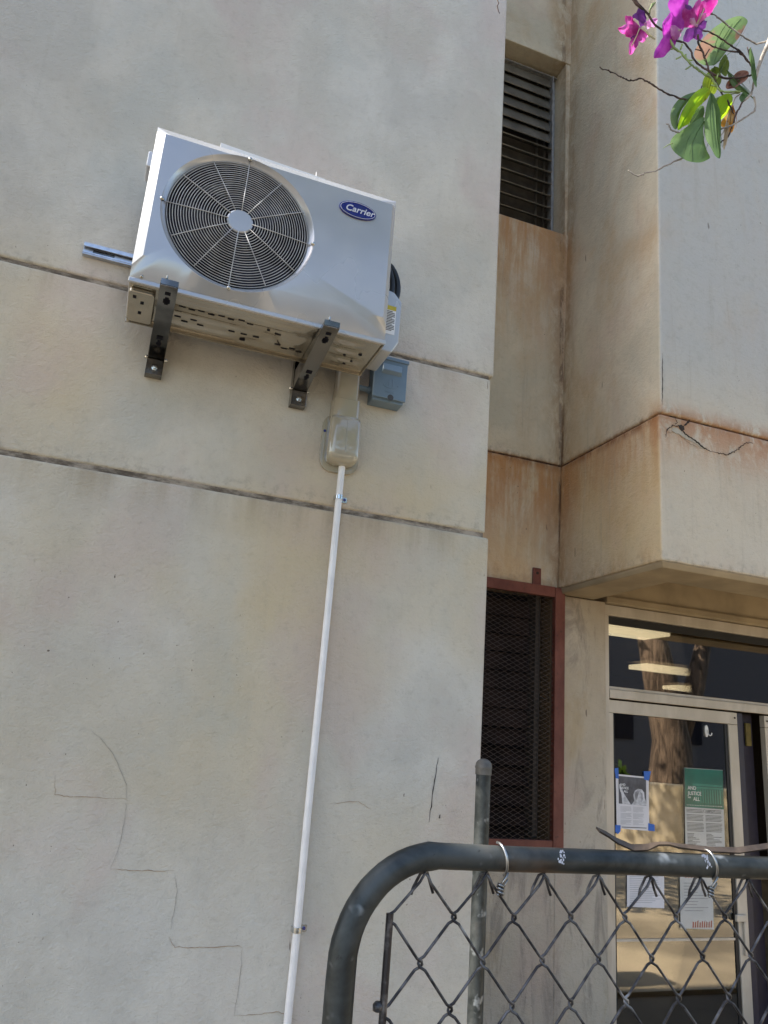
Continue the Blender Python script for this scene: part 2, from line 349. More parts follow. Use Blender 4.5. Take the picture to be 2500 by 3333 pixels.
def text(name, body, size, loc, mt, parent, shear=0, bold=0, sx=1, extrude=.0003, rot=0):
    cu = bpy.data.curves.new(name, 'FONT'); cu.body = body; cu.size = size; cu.shear = shear; cu.offset = bold; cu.extrude = extrude
    cu.resolution_u = 4
    ob = bpy.data.objects.new(name, cu); sc.collection.objects.link(ob); bpy.context.view_layer.update()
    me = bpy.data.meshes.new_from_object(ob.evaluated_get(bpy.context.evaluated_depsgraph_get()))
    bpy.data.objects.remove(ob); base = Vector(parent['_w'])
    c, s_ = math.cos(rot), math.sin(rot)
    for v in me.vertices:
        x, y, z = v.co; x *= sx; v.co = Vector((x * c - y * s_, -z, x * s_ + y * c)) + Vector(loc) - base
    me.materials.clear(); me.materials.append(M[mt]); o = bpy.data.objects.new(name, me); sc.collection.objects.link(o); o.parent = parent
    o['_w'] = tuple(base); return o

# ---------------------------------------------------------------- ground
g = MB().add([(-80, -80, -EYE), (80, -80, -EYE), (80, 60, -EYE), (-80, 60, -EYE)], [(0, 1, 2, 3)]).build('ground', 'concrete')
tag(g, 'worn brown concrete yard in front of the plaster building', None, None, 'structure')

pv = MB().box(3.4, 10.5, -6.5, 2.92, -EYE - .1, -EYE + .03).build('added_paving', mat('bounce_paving', (.42, .34, .225), .8, var=.2, scale=1.1, bump=.3)); tag(pv, 'pale paving added out of view to bounce sunlight towards the doors', None, None, 'structure')  # unseen paving added to bounce warm light and brighten the mirrored yard
# ---------------------------------------------------------------- the building
BW = (1.5, 3.0, -EYE)
bld = thing('plaster_building', BW, 'cream plastered concrete building with rust stained recess, louvred windows and glass door', 'building')
# main facade: three courses with open joints between
MB().box(-7, 1.545, 3.0, 4.3, 1.700, 8.5).build('wall_panel', 'wall', bld, bevel=.012, bseg=3)
MB().box(-7, 1.530, 3.0, 4.3, .921, 1.684).build('wall_panel', 'wall', bld, bevel=.012, bseg=3)
MB().box(-7, 1.548, 2.997, 4.3, -EYE, .902).build('wall_panel', 'wall', bld, bevel=.012, bseg=3)
MB().box(-6.9, 1.52, 3.008, 4.2, 1.68, 1.701).box(-6.9, 1.52, 3.006, 4.2, .901, .927).build('joint', 'joint', bld)
# recess back wall
MB().box(1.56, 2.53, 3.88, 4.3, 1.712, 3.40).build('wall_panel', 'stain', bld, bevel=.008)
MB().box(1.56, 2.49, 3.876, 4.3, .93, 1.700).build('wall_panel', 'stain', bld, bevel=.008)
MB().box(1.56, 2.56, 3.88, 4.3, 4.885, 8.5).build('wall_panel', 'stain', bld, bevel=.006)
MB().box(1.56, 2.52, 3.89, 4.3, 1.699, 1.713).build('joint', 'joint_rust', bld)
MB().box(1.56, 2.47, 3.88, 4.3, -EYE, -.475).build('wall_panel', 'pier', bld)
MB().box(1.56, 2.53, 4.12, 4.3, 3.40, 4.885).build('inner_wall', mat('dim_interior', (.12, .105, .09), .8), bld); MB().box(1.56, 2.47, 4.22, 4.3, -.475, .93).build('inner_wall', 'dark', bld)  # backing close behind the louvres; dimness of the interior put into its colour
MB().box(2.502, 2.56, 3.885, 4.12, 3.395, 4.88).build('window_jamb', 'stain', bld)
# projecting bay (an L in plan below, solid above), its outer corner slightly out of plumb
def plan_prism(lo, hi, z0, z1):
    n = len(lo); vs = [(x, y, z0) for x, y in lo] + [(x, y, z1) for x, y in hi]
    return MB().add(vs, [tuple(range(n - 1, -1, -1)), tuple(range(n, 2 * n))] + [(i, (i + 1) % n, n + (i + 1) % n, n + i) for i in range(n)])
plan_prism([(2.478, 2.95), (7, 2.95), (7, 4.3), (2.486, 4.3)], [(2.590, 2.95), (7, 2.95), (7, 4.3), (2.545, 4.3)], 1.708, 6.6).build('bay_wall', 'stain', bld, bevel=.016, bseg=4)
Lp = lambda a, b: [(a, 2.95), (7, 2.95), (7, 3.22), (2.715, 3.22), (2.715, 3.876), (b, 3.876)]
plan_prism(Lp(2.458, 2.462), Lp(2.468, 2.476), .925, 1.698).build('bay_wall', 'stain', bld, bevel=.014, bseg=3)
Lq = [(2.485, 2.975), (7, 2.975), (7, 3.20), (2.715, 3.20), (2.715, 3.874), (2.475, 3.874)]
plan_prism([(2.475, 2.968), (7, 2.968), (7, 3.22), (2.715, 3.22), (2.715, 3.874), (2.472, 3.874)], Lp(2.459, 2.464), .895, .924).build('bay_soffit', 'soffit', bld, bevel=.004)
MB().box(2.49, 7, 2.965, 4.2, 1.69, 1.712).build('joint', 'joint_rust', bld)
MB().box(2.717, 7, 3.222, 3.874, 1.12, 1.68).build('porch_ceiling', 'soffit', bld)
MB().box(2.463, 2.800, 3.876, 4.25, -EYE, .893).build('pier_wall', 'pier', bld, bevel=.006)
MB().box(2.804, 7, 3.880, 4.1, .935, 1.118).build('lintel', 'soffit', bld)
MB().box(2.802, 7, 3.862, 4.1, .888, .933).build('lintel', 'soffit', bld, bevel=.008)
# cracks: thin broken lines standing in the plaster
def crack(name, pts, y, r, mt, jit=.004, seed=1, sub=7):
    rnd = random.Random(seed); P = []
    for (a, b) in zip(pts[:-1], pts[1:]):
        for k in range(sub):
            t_ = k / sub; j = jit if k else jit * .3
            P.append((a[0] + (b[0] - a[0]) * t_ + rnd.uniform(-j, j), y, a[1] + (b[1] - a[1]) * t_ + rnd.uniform(-j, j)))
    P.append((pts[-1][0], y, pts[-1][1])); n = len(P)
    rr = [r * rnd.uniform(.45, 1.25) * min(1, .25 + 3 * min(i, n - 1 - i) / n) for i in range(n)]
    MB().tube(P, rr, 4).build(name, mt, bld)
W = 2.9964
crack('crack', [(-.078, -.20), (-.068, -.262), (.0, -.266), (.167, -.264)], W, .0011, 'crack_tan', .002, 3)
crack('crack', [(.167, -.264), (.172, -.32), (.168, -.42), (.150, -.490)], W, .0010, 'crack_pale', .002, 4)
crack('crack', [(.150, -.492), (.24, -.494), (.368, -.493)], W, .0013, 'crack_tan', .002, 5)
crack('crack', [(.368, -.50), (.385, -.56), (.380, -.68)], W, .0010, 'crack_pale', .002, 6)
crack('crack', [(.378, -.70), (.402, -.733), (.50, -.735), (.62, -.731), (.636, -.737)], W, .0013, 'crack_tan', .002, 7)
crack('crack', [(.636, -.739), (.640, -.85), (.634, -.947)], W, .0010, 'crack_pale', .002, 8)
crack('crack', [(.634, -.947), (.72, -.946), (.79, -.940), (.86, -.97)], W, .0012, 'crack_tan', .002, 9)
crack('crack', [(.167, -.264), (.158, -.215), (.10, -.12), (.05, -.07), (.012, -.045)], W, .0012, 'crack_pale', .001, 10)
crack('crack', [(1.352, -.055), (1.340, -.16), (1.326, -.30)], 2.9965, .0026, 'crack', .002, 12)
crack('crack', [(1.372, -.27), (1.369, -.285)], 2.995, .003, 'crack', .001, 13)
crack('crack', [(.91, -.25), (1.02, -.235), (1.08, -.262)], W, .0012, 'crack_tan', .002, 14)
# the open crack and spalled patch on the bay front
B = 2.9485
crack('crack', [(2.503, 1.572), (2.512, 1.62), (2.545, 1.645), (2.585, 1.655), (2.604, 1.640)], B, .0028, 'crack', .004, 21)
crack('crack', [(2.660, 1.702), (2.640, 1.68), (2.612, 1.655)], B, .005, 'crack', .003, 22)
crack('crack', [(2.600, 1.648), (2.630, 1.615), (2.690, 1.592), (2.740, 1.565), (2.790, 1.553)], B, .0042, 'crack', .004, 23)
crack('crack', [(2.790, 1.553), (2.84, 1.552), (2.899, 1.558), (2.945, 1.585), (2.989, 1.621), (3.03, 1.655), (3.08, 1.655)], B, .0026, 'crack', .005, 24)
crack('crack', [(2.565, 1.70), (2.578, 1.67), (2.56, 1.655)], B, .0016, 'crack', .003, 25)
crack('crack', [(2.51, 1.60), (2.555, 1.612), (2.60, 1.60), (2.64, 1.575), (2.72, 1.555)], B, .0014, 'crack_tan', .004, 26)
MB().prism([(2.585, 1.655), (2.592, 1.638), (2.606, 1.628), (2.622, 1.640), (2.620, 1.655), (2.603, 1.664)], B - .0008, B + .002).build('spall', 'crack', bld)
t_ = NT('bare_render'); M['bare'] = t_.fin(t_.mix(t_.ramp(t_.noise(30, 4), .35, .65), (.30, .265, .21), (.42, .38, .30)), .9)
MB().prism([(2.540, 1.618), (2.570, 1.606), (2.60, 1.604), (2.63, 1.590), (2.68, 1.580), (2.73, 1.556), (2.745, 1.560), (2.70, 1.586), (2.64, 1.606), (2.606, 1.626), (2.575, 1.640), (2.55, 1.634)], B - .0004, B + .002).build('spall', 'bare', bld)
crack('crack', [(2.486, 1.75), (2.489, 1.82), (2.494, 1.95), (2.499, 2.05)], 2.9475, .0022, 'crack', .0015, 27)

# ---- louvred window high in the recess
lw = MB().box(2.462, 2.500, 4.03, 4.055, 3.40, 4.88).box(1.52, 2.462, 4.03, 4.055, 4.83, 4.88).build('louvre_window', 'alu', bld)
lw['label'] = 'dark glass louvre window high up in the recess'
MB().box(2.452, 2.4615, 3.985, 4.028, 3.45, 4.845).build('frame', 'alu', lw)
MB().box(2.370, 2.382, 4.06, 4.075, 3.45, 4.84).box(2.435, 2.445, 4.06, 4.075, 3.45, 4.84).build('frame', 'alu', lw)
MB().box(1.53, 2.50, 4.001, 4.03, 4.847, 4.858).build('sill', 'alu', lw)
for k in range(14):
    zc = 4.80 - k * .1005
    op = math.radians(17 if k < 6 else 54)       # the lower bank stands nearly level
    dy, dz = math.sin(op) * .052, math.cos(op) * .052
    MB().hexa([(1.55, 4.015 - dy, zc - dz), (2.448, 4.015 - dy, zc - dz), (2.448, 4.015 + dy, zc + dz), (1.55, 4.015 + dy, zc + dz)],
              [(1.55, 4.019 - dy, zc - dz - .005), (2.448, 4.019 - dy, zc - dz - .005), (2.448, 4.019 + dy, zc + dz - .005), (1.55, 4.019 + dy, zc + dz - .005)]).build('louvre_blade', 'lglass', lw)
    MB().box(2.4485, 2.4515, 3.975, 4.05, zc - .012, zc + .012).build('blade_clip', 'alu', lw)

# ---- red security screen over the lower louvres
ss = MB().box(1.60, 2.425, 3.838, 3.872, .868, .928).build('security_screen', 'red', bld, bevel=.002)
ss['label'] = 'rusty red steel frame with expanded metal mesh over dark louvres'
MB().box(2.427, 2.492, 3.836, 3.872, -.520, .926).box(1.60, 2.425, 3.838, 3.872, -.520, -.452).box(1.562, 1.598, 3.838, 3.872, -.52, .926).build('frame', 'red', ss, bevel=.002)
MB().box(2.29, 2.345, 3.862, 3.874, .929, 1.032).build('mounting_tab', 'red', ss, bevel=.004)
MB().lathe((2.318, 3.861, 1.0), [(.008, 0), (.008, -.004)], 10).build('screw', 'crack', ss)
mb = MB(); cw, chh = .052, .0262; yq = 3.851
nx = int((2.425 - 1.60) / cw) + 1; nz = int((.868 + .452) / chh) + 1
for j in range(nz + 1):
    z = -.452 + j * chh
    for sgn in (1, -1):
        pts = []
        for i in range(nx * 2 + 1):
            x = 2.425 - i * cw / 2
            if x < 1.6: break
            pts.append((x, yq + (.0015 if i % 2 else -.0015), min(.868, max(-.452, z + (sgn * chh / 2 if i % 2 else 0)))))
        mb.tube(pts, .00115, 4, cap=False)
mb.build('expanded_mesh', 'meshwire', ss)
t_ = NT('reveal_brown'); M['reveal'] = t_.fin((.09, .052, .022), .8)
MB().box(2.424, 2.459, 3.885, 3.99, -.47, .925).build('reveal', 'reveal', ss)
for k in range(13):
    zc = .80 - k * .105; op = math.radians(16 if k < 7 else 34); dy, dz = math.sin(op) * .052, math.cos(op) * .052
    MB().hexa([(1.58, 3.99 - dy, zc - dz), (2.345, 3.99 - dy, zc - dz), (2.345, 3.99 + dy, zc + dz), (1.58, 3.99 + dy, zc + dz)],
              [(1.58, 3.998 - dy, zc - dz), (2.345, 3.998 - dy, zc - dz), (2.345, 3.998 + dy, zc + dz), (1.58, 3.998 + dy, zc + dz)]).build('louvre_blade', 'slat', ss)
MB().box(2.352, 2.372, 3.93, 4.03, -.45, .90).box(2.385, 2.395, 3.95, 4.0, -.45, .90).build('louvre_channel', 'room', ss)

# ---- transom window and doors, set back 4 cm
YD = 3.92
tw = MB().box(2.806, 7, 3.90, 3.96, .822, .884).build('transom_window', 'frame', bld, bevel=.002); tw['label'] = 'wide fixed transom window above the doors'
MB().box(2.806, 2.836, 3.895, 3.96, -EYE, .820).build('frame', 'frame', tw, bevel=.002)
MB().box(2.838, 7, 3.925, 3.95, .775, .820).build('gasket', 'gasket', tw)
MB().box(2.838, 7, 3.892, 3.93, .332, .382).box(2.838, 7, 3.905, 3.93, .384, .400).build('sill', 'frame', tw, bevel=.002)
MB().box(2.838, 7, 3.9305, 3.9345, .384, .82).build('glass', 'glass', tw)
d1 = MB().box(2.842, 3.800, 3.915, 3.955, .250, .322).build('door', 'frame', bld, bevel=.002); d1['label'] = 'aluminium framed glass door with taped notices'
MB().box(2.842, 2.876, 3.915, 3.955, -EYE + .02, .248).box(3.728, 3.800, 3.915, 3.955, -EYE + .02, .248).build('frame', 'frame', d1, bevel=.002)
MB().box(2.878, 2.884, 3.918, 3.95, -EYE + .1, .246).box(3.705, 3.726, 3.922, 3.95, -EYE + .1, .246).build('gasket', 'gasket', d1)
MB().box(2.886, 3.704, 3.928, 3.932, -EYE + .1, .248).build('glass', 'glass', d1)
MB().box(2.886, 3.704, 3.922, 3.927, -.962, -.950).build('mid_bar', 'frame', d1)
MB().box(2.878, 3.726, 3.915, 3.955, -EYE + .02, -EYE + .12).build('bottom_rail', 'frame', d1)
hd = MB().box(3.70, 3.775, 3.895, 3.914, -.862, -.825).box(3.755, 3.772, 3.90, 3.914, -1.04, -.863).build('handle', 'frame', d1, bevel=.003)
MB().box(3.802, 3.850, 3.925, 3.955, -EYE, .322).box(3.86, 4.00, 4.0, 4.03, -EYE, .322).build('shaded_door_gap', 'gap_shade', bld)  # stile in shadow and open gap, with the shade put into the colour
MB().box(3.935, 3.975, 3.985, 3.997, .13, .27).build('yellow_plate', mat('dull_yellow', (.16, .12, .03), .7), bld)
d2 = MB().box(4.020, 5.0, 3.915, 3.955, .250, .322).build('door', 'frame', bld, bevel=.002); d2['label'] = 'second glass door at the right edge'
MB().box(4.020, 4.090, 3.915, 3.955, -EYE + .02, .248).build('frame', 'frame', d2, bevel=.002)
MB().box(4.092, 5.0, 3.928, 3.932, -EYE + .1, .248).build('glass', 'glass', d2)
for x_, d_ in ((3.78, d1), (4.04, d2)): MB().lathe((x_, 3.914, .29), [(.006, 0), (.006, -.003)], 10).build('screw', 'crack', d_)
MB().box(5.02, 7, 3.92, 4.0, -EYE, .322).build('wall_panel', 'pier', bld)
# the room behind the doors
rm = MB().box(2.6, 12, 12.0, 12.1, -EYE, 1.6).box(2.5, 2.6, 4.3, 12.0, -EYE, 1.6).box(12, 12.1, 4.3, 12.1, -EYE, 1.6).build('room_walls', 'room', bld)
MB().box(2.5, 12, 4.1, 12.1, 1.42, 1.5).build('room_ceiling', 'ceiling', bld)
for x0, x1, y0, z, lab in ((3.9, 4.9, 5.75, 1.10, 'lit ceiling light nearest the transom glass, upper left'), (6.85, 8.25, 8.6, 1.18, 'lit long ceiling light seen in the middle of the transom'),
                      (8.9, 10.05, 10.4, 1.15, 'lit ceiling light deepest in the room, low in the transom')):
    l = thing('ceiling_light', ((x0 + x1) / 2, y0 + .15, z + .08), lab, 'ceiling light', 'fluorescent lights seen through the transom')
    MB().box(x0, x1, y0, y0 + .42, z + .096, z + .13).build('housing', 'ceiling', l)
    MB().box(x0 + .02, x1 - .02, y0 + .02, y0 + .40, z, z + (.095 if y0 < 7 else .06)).build('diffuser', 'lamp', l, bevel=.01)

# ---------------------------------------------------------------- AC condenser
ac = thing('air_conditioner', (.357, 2.72, 1.488), 'white wall mounted outdoor air conditioner with round fan grille and blue oval badge', 'air conditioner')
AX0, AX1, AZ0, AZ1, YF, YB = -.125, .841, 1.492, 2.147, 2.572, 2.86
IX0, IX1, IZ0, IZ1, YI = -.092, .815, 1.575, 2.098, 2.535
FX, FZ = .221, 1.817
MB().box(AX0 + .002, AX1 - .002, YF + .003, YB, AZ0 + .004, AZ1 - .002).build('cabinet', 'ac', ac, bevel=.012, bseg=3) if False else None
# cabinet shell open at the front: side walls, top, back
c = MB()
for a in ((AX0, AX0 + .012, YF, YB, AZ0, AZ1), (AX1 - .012, AX1, YF, YB, AZ0, AZ1), (AX0 + .012, AX1 - .012, YF, YB, AZ1 - .012, AZ1)): c.box(*a)
c.build('cabinet', 'ac', ac, bevel=.006, bseg=3)
MB().box(AX0 + .013, AX1 - .013, YB - .02, YB - .004, AZ0 + .02, AZ1 - .013).build('condenser_coil', 'coil', ac)
MB().box(.55, .56, YF + .03, YB - .025, AZ0 + .02, AZ1 - .015).build('partition', 'dark', ac)
angs = set(2 * PI * k / 120 for k in range(120))
for (x, z) in ((IX0, IZ0), (IX1, IZ0), (IX0, IZ1), (IX1, IZ1), (AX0, AZ0), (AX1, AZ0), (AX0, AZ1), (AX1, AZ1)): angs.add(math.atan2(z - FZ, x - FX) % (2 * PI))
angs = sorted(angs); N = len(angs)
def rdist(a, x0, x1, z0, z1):
    cx, sx = math.cos(a), math.sin(a); d = 9
    if cx > 1e-9: d = min(d, (x1 - FX) / cx)
    if cx < -1e-9: d = min(d, (x0 - FX) / cx)
    if sx > 1e-9: d = min(d, (z1 - FZ) / sx)
    if sx < -1e-9: d = min(d, (z0 - FZ) / sx)
    return d
rows = [[], [], [], [], [], [], [], []]
for a in angs:
    ca, sa = math.cos(a), math.sin(a); di = rdist(a, IX0, IX1, IZ0, IZ1); do = rdist(a, AX0, AX1, AZ0, AZ1)
    p = lambda r, y: (FX + r * ca, y, FZ + r * sa)
    rows[0].append(p(.2665, 2.566)); rows[1].append(p(.2665, 2.556)); rows[2].append(p(.270, 2.551)); rows[3].append(p(.279, 2.546)); rows[4].append(p(.288, 2.535))
    d5 = max(di, .2895); rows[5].append(p(d5, YI)); rows[6].append(p(max(do, .291), YF)); rows[7].append(p(max(do, .291), YF + .012))
f = MB(); 
for r in rows: f.v += [Vector(q) for q in r]
for i in range(7):
    for k in range(N): f.f.append((i * N + k, i * N + (k + 1) % N, (i + 1) * N + (k + 1) % N, (i + 1) * N + k))
f.build('front_panel', 'ac', ac, smooth='auto')
MB().box(AX0 - .002, AX1 + .002, YF - .006, YF + .004, AZ0 - .012, AZ0 + .006).build('panel_lip', 'ac', ac, bevel=.003)
gr = MB()
MB().tube([(FX, 2.567, FZ), (FX, 2.68, FZ)], [.268, .262], 72, cap=False).build('fan_shroud', 'dark', ac, smooth=True)
gy = lambda r: 2.549 - .017 * (1 - (r / .27) ** 2)
nr = 22
for i in range(nr):
    r = .058 + (.264 - .058) * i / (nr - 1)
    gr.tube([(FX + r * math.cos(2 * PI * k / 72), gy(r), FZ + r * math.sin(2 * PI * k / 72)) for k in range(72)], .0016, 5, closed=True)
for k in range(12):
    a = PI / 2 + k * PI / 6 - .02
    r1 = .287 if k % 3 == 0 else .266
    gr.tube([(FX + r * math.cos(a), gy(r) - .003, FZ + r * math.sin(a)) for r in (.045, .12, .2, .262, r1)],  .0018, 6)
gg = gr.build('fan_grille', 'grille', ac, smooth=True)
MB().lathe((FX, 2.532, FZ), [(.001, -.003), (.044, -.003), (.049, 0), (.049, .006)], 40).build('hub_disc', 'ac', gg, smooth='auto')
fan = MB().lathe((FX, 2.64, FZ), [(.05, -.03), (.055, 0), (.055, .06)], 32).build('fan', 'blade', ac, smooth='auto')
for k in range(3):
    mb = MB(); a0 = k * 2 * PI / 3 + .5; g_ = []
    for i in range(9):
        for j in range(9):
            r = .055 + .2 * i / 8; a = a0 + (j / 8) * (1.35 - .25 * i / 8) + .25 * (i / 8) ** 2
            g_.append((FX + r * math.cos(a), 2.61 + .07 * j / 8, FZ + r * math.sin(a)))
    mb.add(g_, [(i * 9 + j, (i + 1) * 9 + j, (i + 1) * 9 + j + 1, i * 9 + j + 1) for i in range(8) for j in range(8)]).build('fan_blade', 'blade', fan, smooth=True)
MB().box(FX - .02, FX + .02, 2.72, 2.75, AZ0 + .02, AZ1 - .02).lathe((FX, 2.72, FZ), [(.06, 0), (.06, .09)], 24).build('motor_mount', 'dark', ac)
for a in (90, 180, 0, 270):
    r = .285; MB().lathe((FX + r * math.cos(math.radians(a - 1)), 2.536, FZ + r * math.sin(math.radians(a - 1))), [(.0085, .003), (.0085, -.002), (.006, -.006), (.001, -.008)], 14).build('screw', 'bolt', ac, smooth=True)
for x in (-.085, .60): MB().lathe((x, 2.566, 1.508), [(.007, .003), (.007, -.002), (.001, -.006)], 12).build('screw', 'bolt', ac, smooth=True)
# badge
bx, bz = .670, 2.016
def ell(a, b, y0, y1, n=48): return MB().prism([(bx + a * math.cos(2 * PI * k / n), bz + b * math.sin(2 * PI * k / n)) for k in range(n)], y0, y1)
bd = ell(.0775, .0375, 2.529, 2.536).build('badge', 'navy', ac, bevel=.001)
MB().tube([(bx + .0725 * math.cos(2 * PI * k / 64), 2.5286, bz + .0328 * math.sin(2 * PI * k / 64)) for k in range(64)], .0010, 4, closed=True).build('badge_rim', 'silver', bd)
text('badge_lettering', 'Carrier', .040, (bx - .0535, 2.5283, bz - .0115), 'silver', bd, shear=.26, bold=.0006, sx=1.0)
# base pan seen from below, with pressed ribs and drain slots
def padh(x, y):
    h = .0
    for cx, cy, rx, ry, d in ((.12, 2.63, .16, .018, .010), (.42, 2.63, .10, .020, .008), (.10, 2.72, .2, .016, -.008), (.12, 2.80, .2, .02, .008), (.50, 2.74, .05, .04, .012), (.42, 2.74, .03, .03, -.010),
                          (.70, 2.64, .05, .018, .010), (.72, 2.71, .06, .02, .010), (.74, 2.78, .05, .018, .010), (-.07, 2.66, .025, .03, .008), (-.07, 2.77, .03, .03, -.008), (.60, 2.64, .04, .03, -.008), (.35, 2.80, .06, .02, -.006)):
        dd = (abs((x - cx) / rx) ** 4 + abs((y - cy) / ry) ** 4)
        h += 1.0 * d / (1 + dd)
    e = min(x - AX0, AX1 - x, y - YF, YB - y)
    return AZ0 - .010 - h + (.012 * max(0, 1 - e / .012) ** 2)
nx_, ny_ = 150, 52; vv = [(AX0 + .002 + (AX1 - AX0 - .004) * i / nx_, YF + .001 + (YB - YF - .002) * j / ny_, 0) for i in range(nx_ + 1) for j in range(ny_ + 1)]
vv = [(x, y, padh(x, y)) for x, y, z in vv]
bp = MB().add(vv, [(i * (ny_ + 1) + j, (i + 1) * (ny_ + 1) + j, (i + 1) * (ny_ + 1) + j + 1, i * (ny_ + 1) + j + 1) for i in range(nx_) for j in range(ny_)]).build('base_pan', 'acbase', ac, smooth=True)
def slot(x, y, w=.025, h=.006):
    z = min(padh(x - w * .4, y), padh(x + w * .4, y), padh(x, y)) - .0025; n_ = 16
    ring = [(x + w / 2 * math.copysign(abs(math.cos(a)) ** .6, math.cos(a)), y + h / 2 * math.copysign(abs(math.sin(a)) ** .6, math.sin(a))) for a in [2 * PI * k / n_ for k in range(n_)]]
    MB().add([(a, b, z) for a, b in ring] + [(a, b, z + .004) for a, b in ring], [tuple(range(n_)), tuple(range(2 * n_ - 1, n_ - 1, -1))] + [(k, (k + 1) % n_, n_ + (k + 1) % n_, n_ + k) for k in range(n_)]).build('drain_slot', 'dark', bp)
for (x, y) in ((.070, 2.642), (.140, 2.642), (.215, 2.642), (.290, 2.642), (.106, 2.662), (.178, 2.662), (.252, 2.662), (.326, 2.662), (.062, 2.742), (.122, 2.742), (.090, 2.764), (.150, 2.764), (.270, 2.755), (.318, 2.755), (.366, 2.755), (.440, 2.69), (.455, 2.758), (.515, 2.758), (.487, 2.782), (.547, 2.782)): slot(x, y)
for (x, y, w_) in ((.32, 2.80, .022), (.40, 2.675, .012), (.18, 2.645, .010), (.72, 2.71, .012), (.78, 2.69, .014), (.74, 2.78, .012), (.765, 2.76, .010), (-.085, 2.62, .010), (-.065, 2.645, .012), (-.07, 2.70, .014)): slot(x, y, w_, w_ * .8)
ft = MB().prism(rrect(-.120, -.028, 2.60, 2.825, .015), 0, 1)
ft.v = [Vector((v.x, v.z, 1.462 + .016 * v.y)) for v in ft.v]; ft = ft.build('foot_plate', 'acbase', ac, bevel=.003)
for x, y in ((-.098, 2.635), (-.070, 2.668), (-.075, 2.745)): MB().box(x - .006, x + .006, y - .009, y + .009, 1.4605, 1.464).build('foot_hole', 'dark', ft)
# edge flange of the base pan, service cover, label, handle
MB().box(AX0 + .001, AX1 - .001, YB - .006, YB + .001, AZ0 - .02, AZ0 + .03).box(AX1 - .004, AX1 + .001, YF + .01, YB, AZ0 - .012, AZ0 + .004).build('base_flange', 'acbase', ac)
vc = MB().prism([(.842, 1.545), (.862, 1.512), (.905, 1.510), (.934, 1.565), (.936, 1.752), (.900, 1.790), (.842, 1.800)], 2.672, 2.862).build('valve_cover', 'ac', ac, bevel=.006, bseg=3)
MB().box(.866, .912, 2.6705, 2.6722, 1.592, 1.722).build('label_sheet', 'white', vc)
MB().box(.866, .912, 2.6696, 2.6703, 1.702, 1.722).build('label_band', 'yellow', vc)
lb = MB()
for k in range(13):
    z = 1.694 - k * .0072; lb.box(.869, .869 + (.039 if k % 4 else .028), 2.6696, 2.6703, z, z + .0032)
lb.build('label_print', 'print', vc)
MB().prism(rrect(.842, .852, 1.90, 1.955, .004), 2.66, 2.74).prism(rrect(.842, .849, 1.985, 2.01, .003), 2.66, 2.72).build('side_handle', 'ac', ac, bevel=.003)
MB().prism(rrect(-.146, -.126, 2.035, 2.105, .008), 2.66, 2.76).build('side_handle', 'ac', ac, bevel=.004)
tr_ = MB().prism([(.110, 2.149), (.545, 2.149), (.545, 2.156), (.530, 2.161), (.135, 2.176), (.110, 2.178)], 2.585, 2.60).build('top_strip', 'white', ac)
MB().tube([(.498, 2.59, 2.155), (.497, 2.59, 2.186)], [.003, .0008], 6).build('zip_tie', 'white', ac)
# refrigerant hoses
for k, (r_, dx) in enumerate(((.0135, 0), (.012, -.030))):
    h = MB(); P = []
    for i in range(17):
        a = math.radians(112 - i * 11.5); P.append((.868 + dx + .088 * math.cos(a), 2.80 - .012 * k, 1.888 + .128 * math.sin(a)))
    h.tube(P, r_, 12).build('hose', 'black', ac, smooth=True)

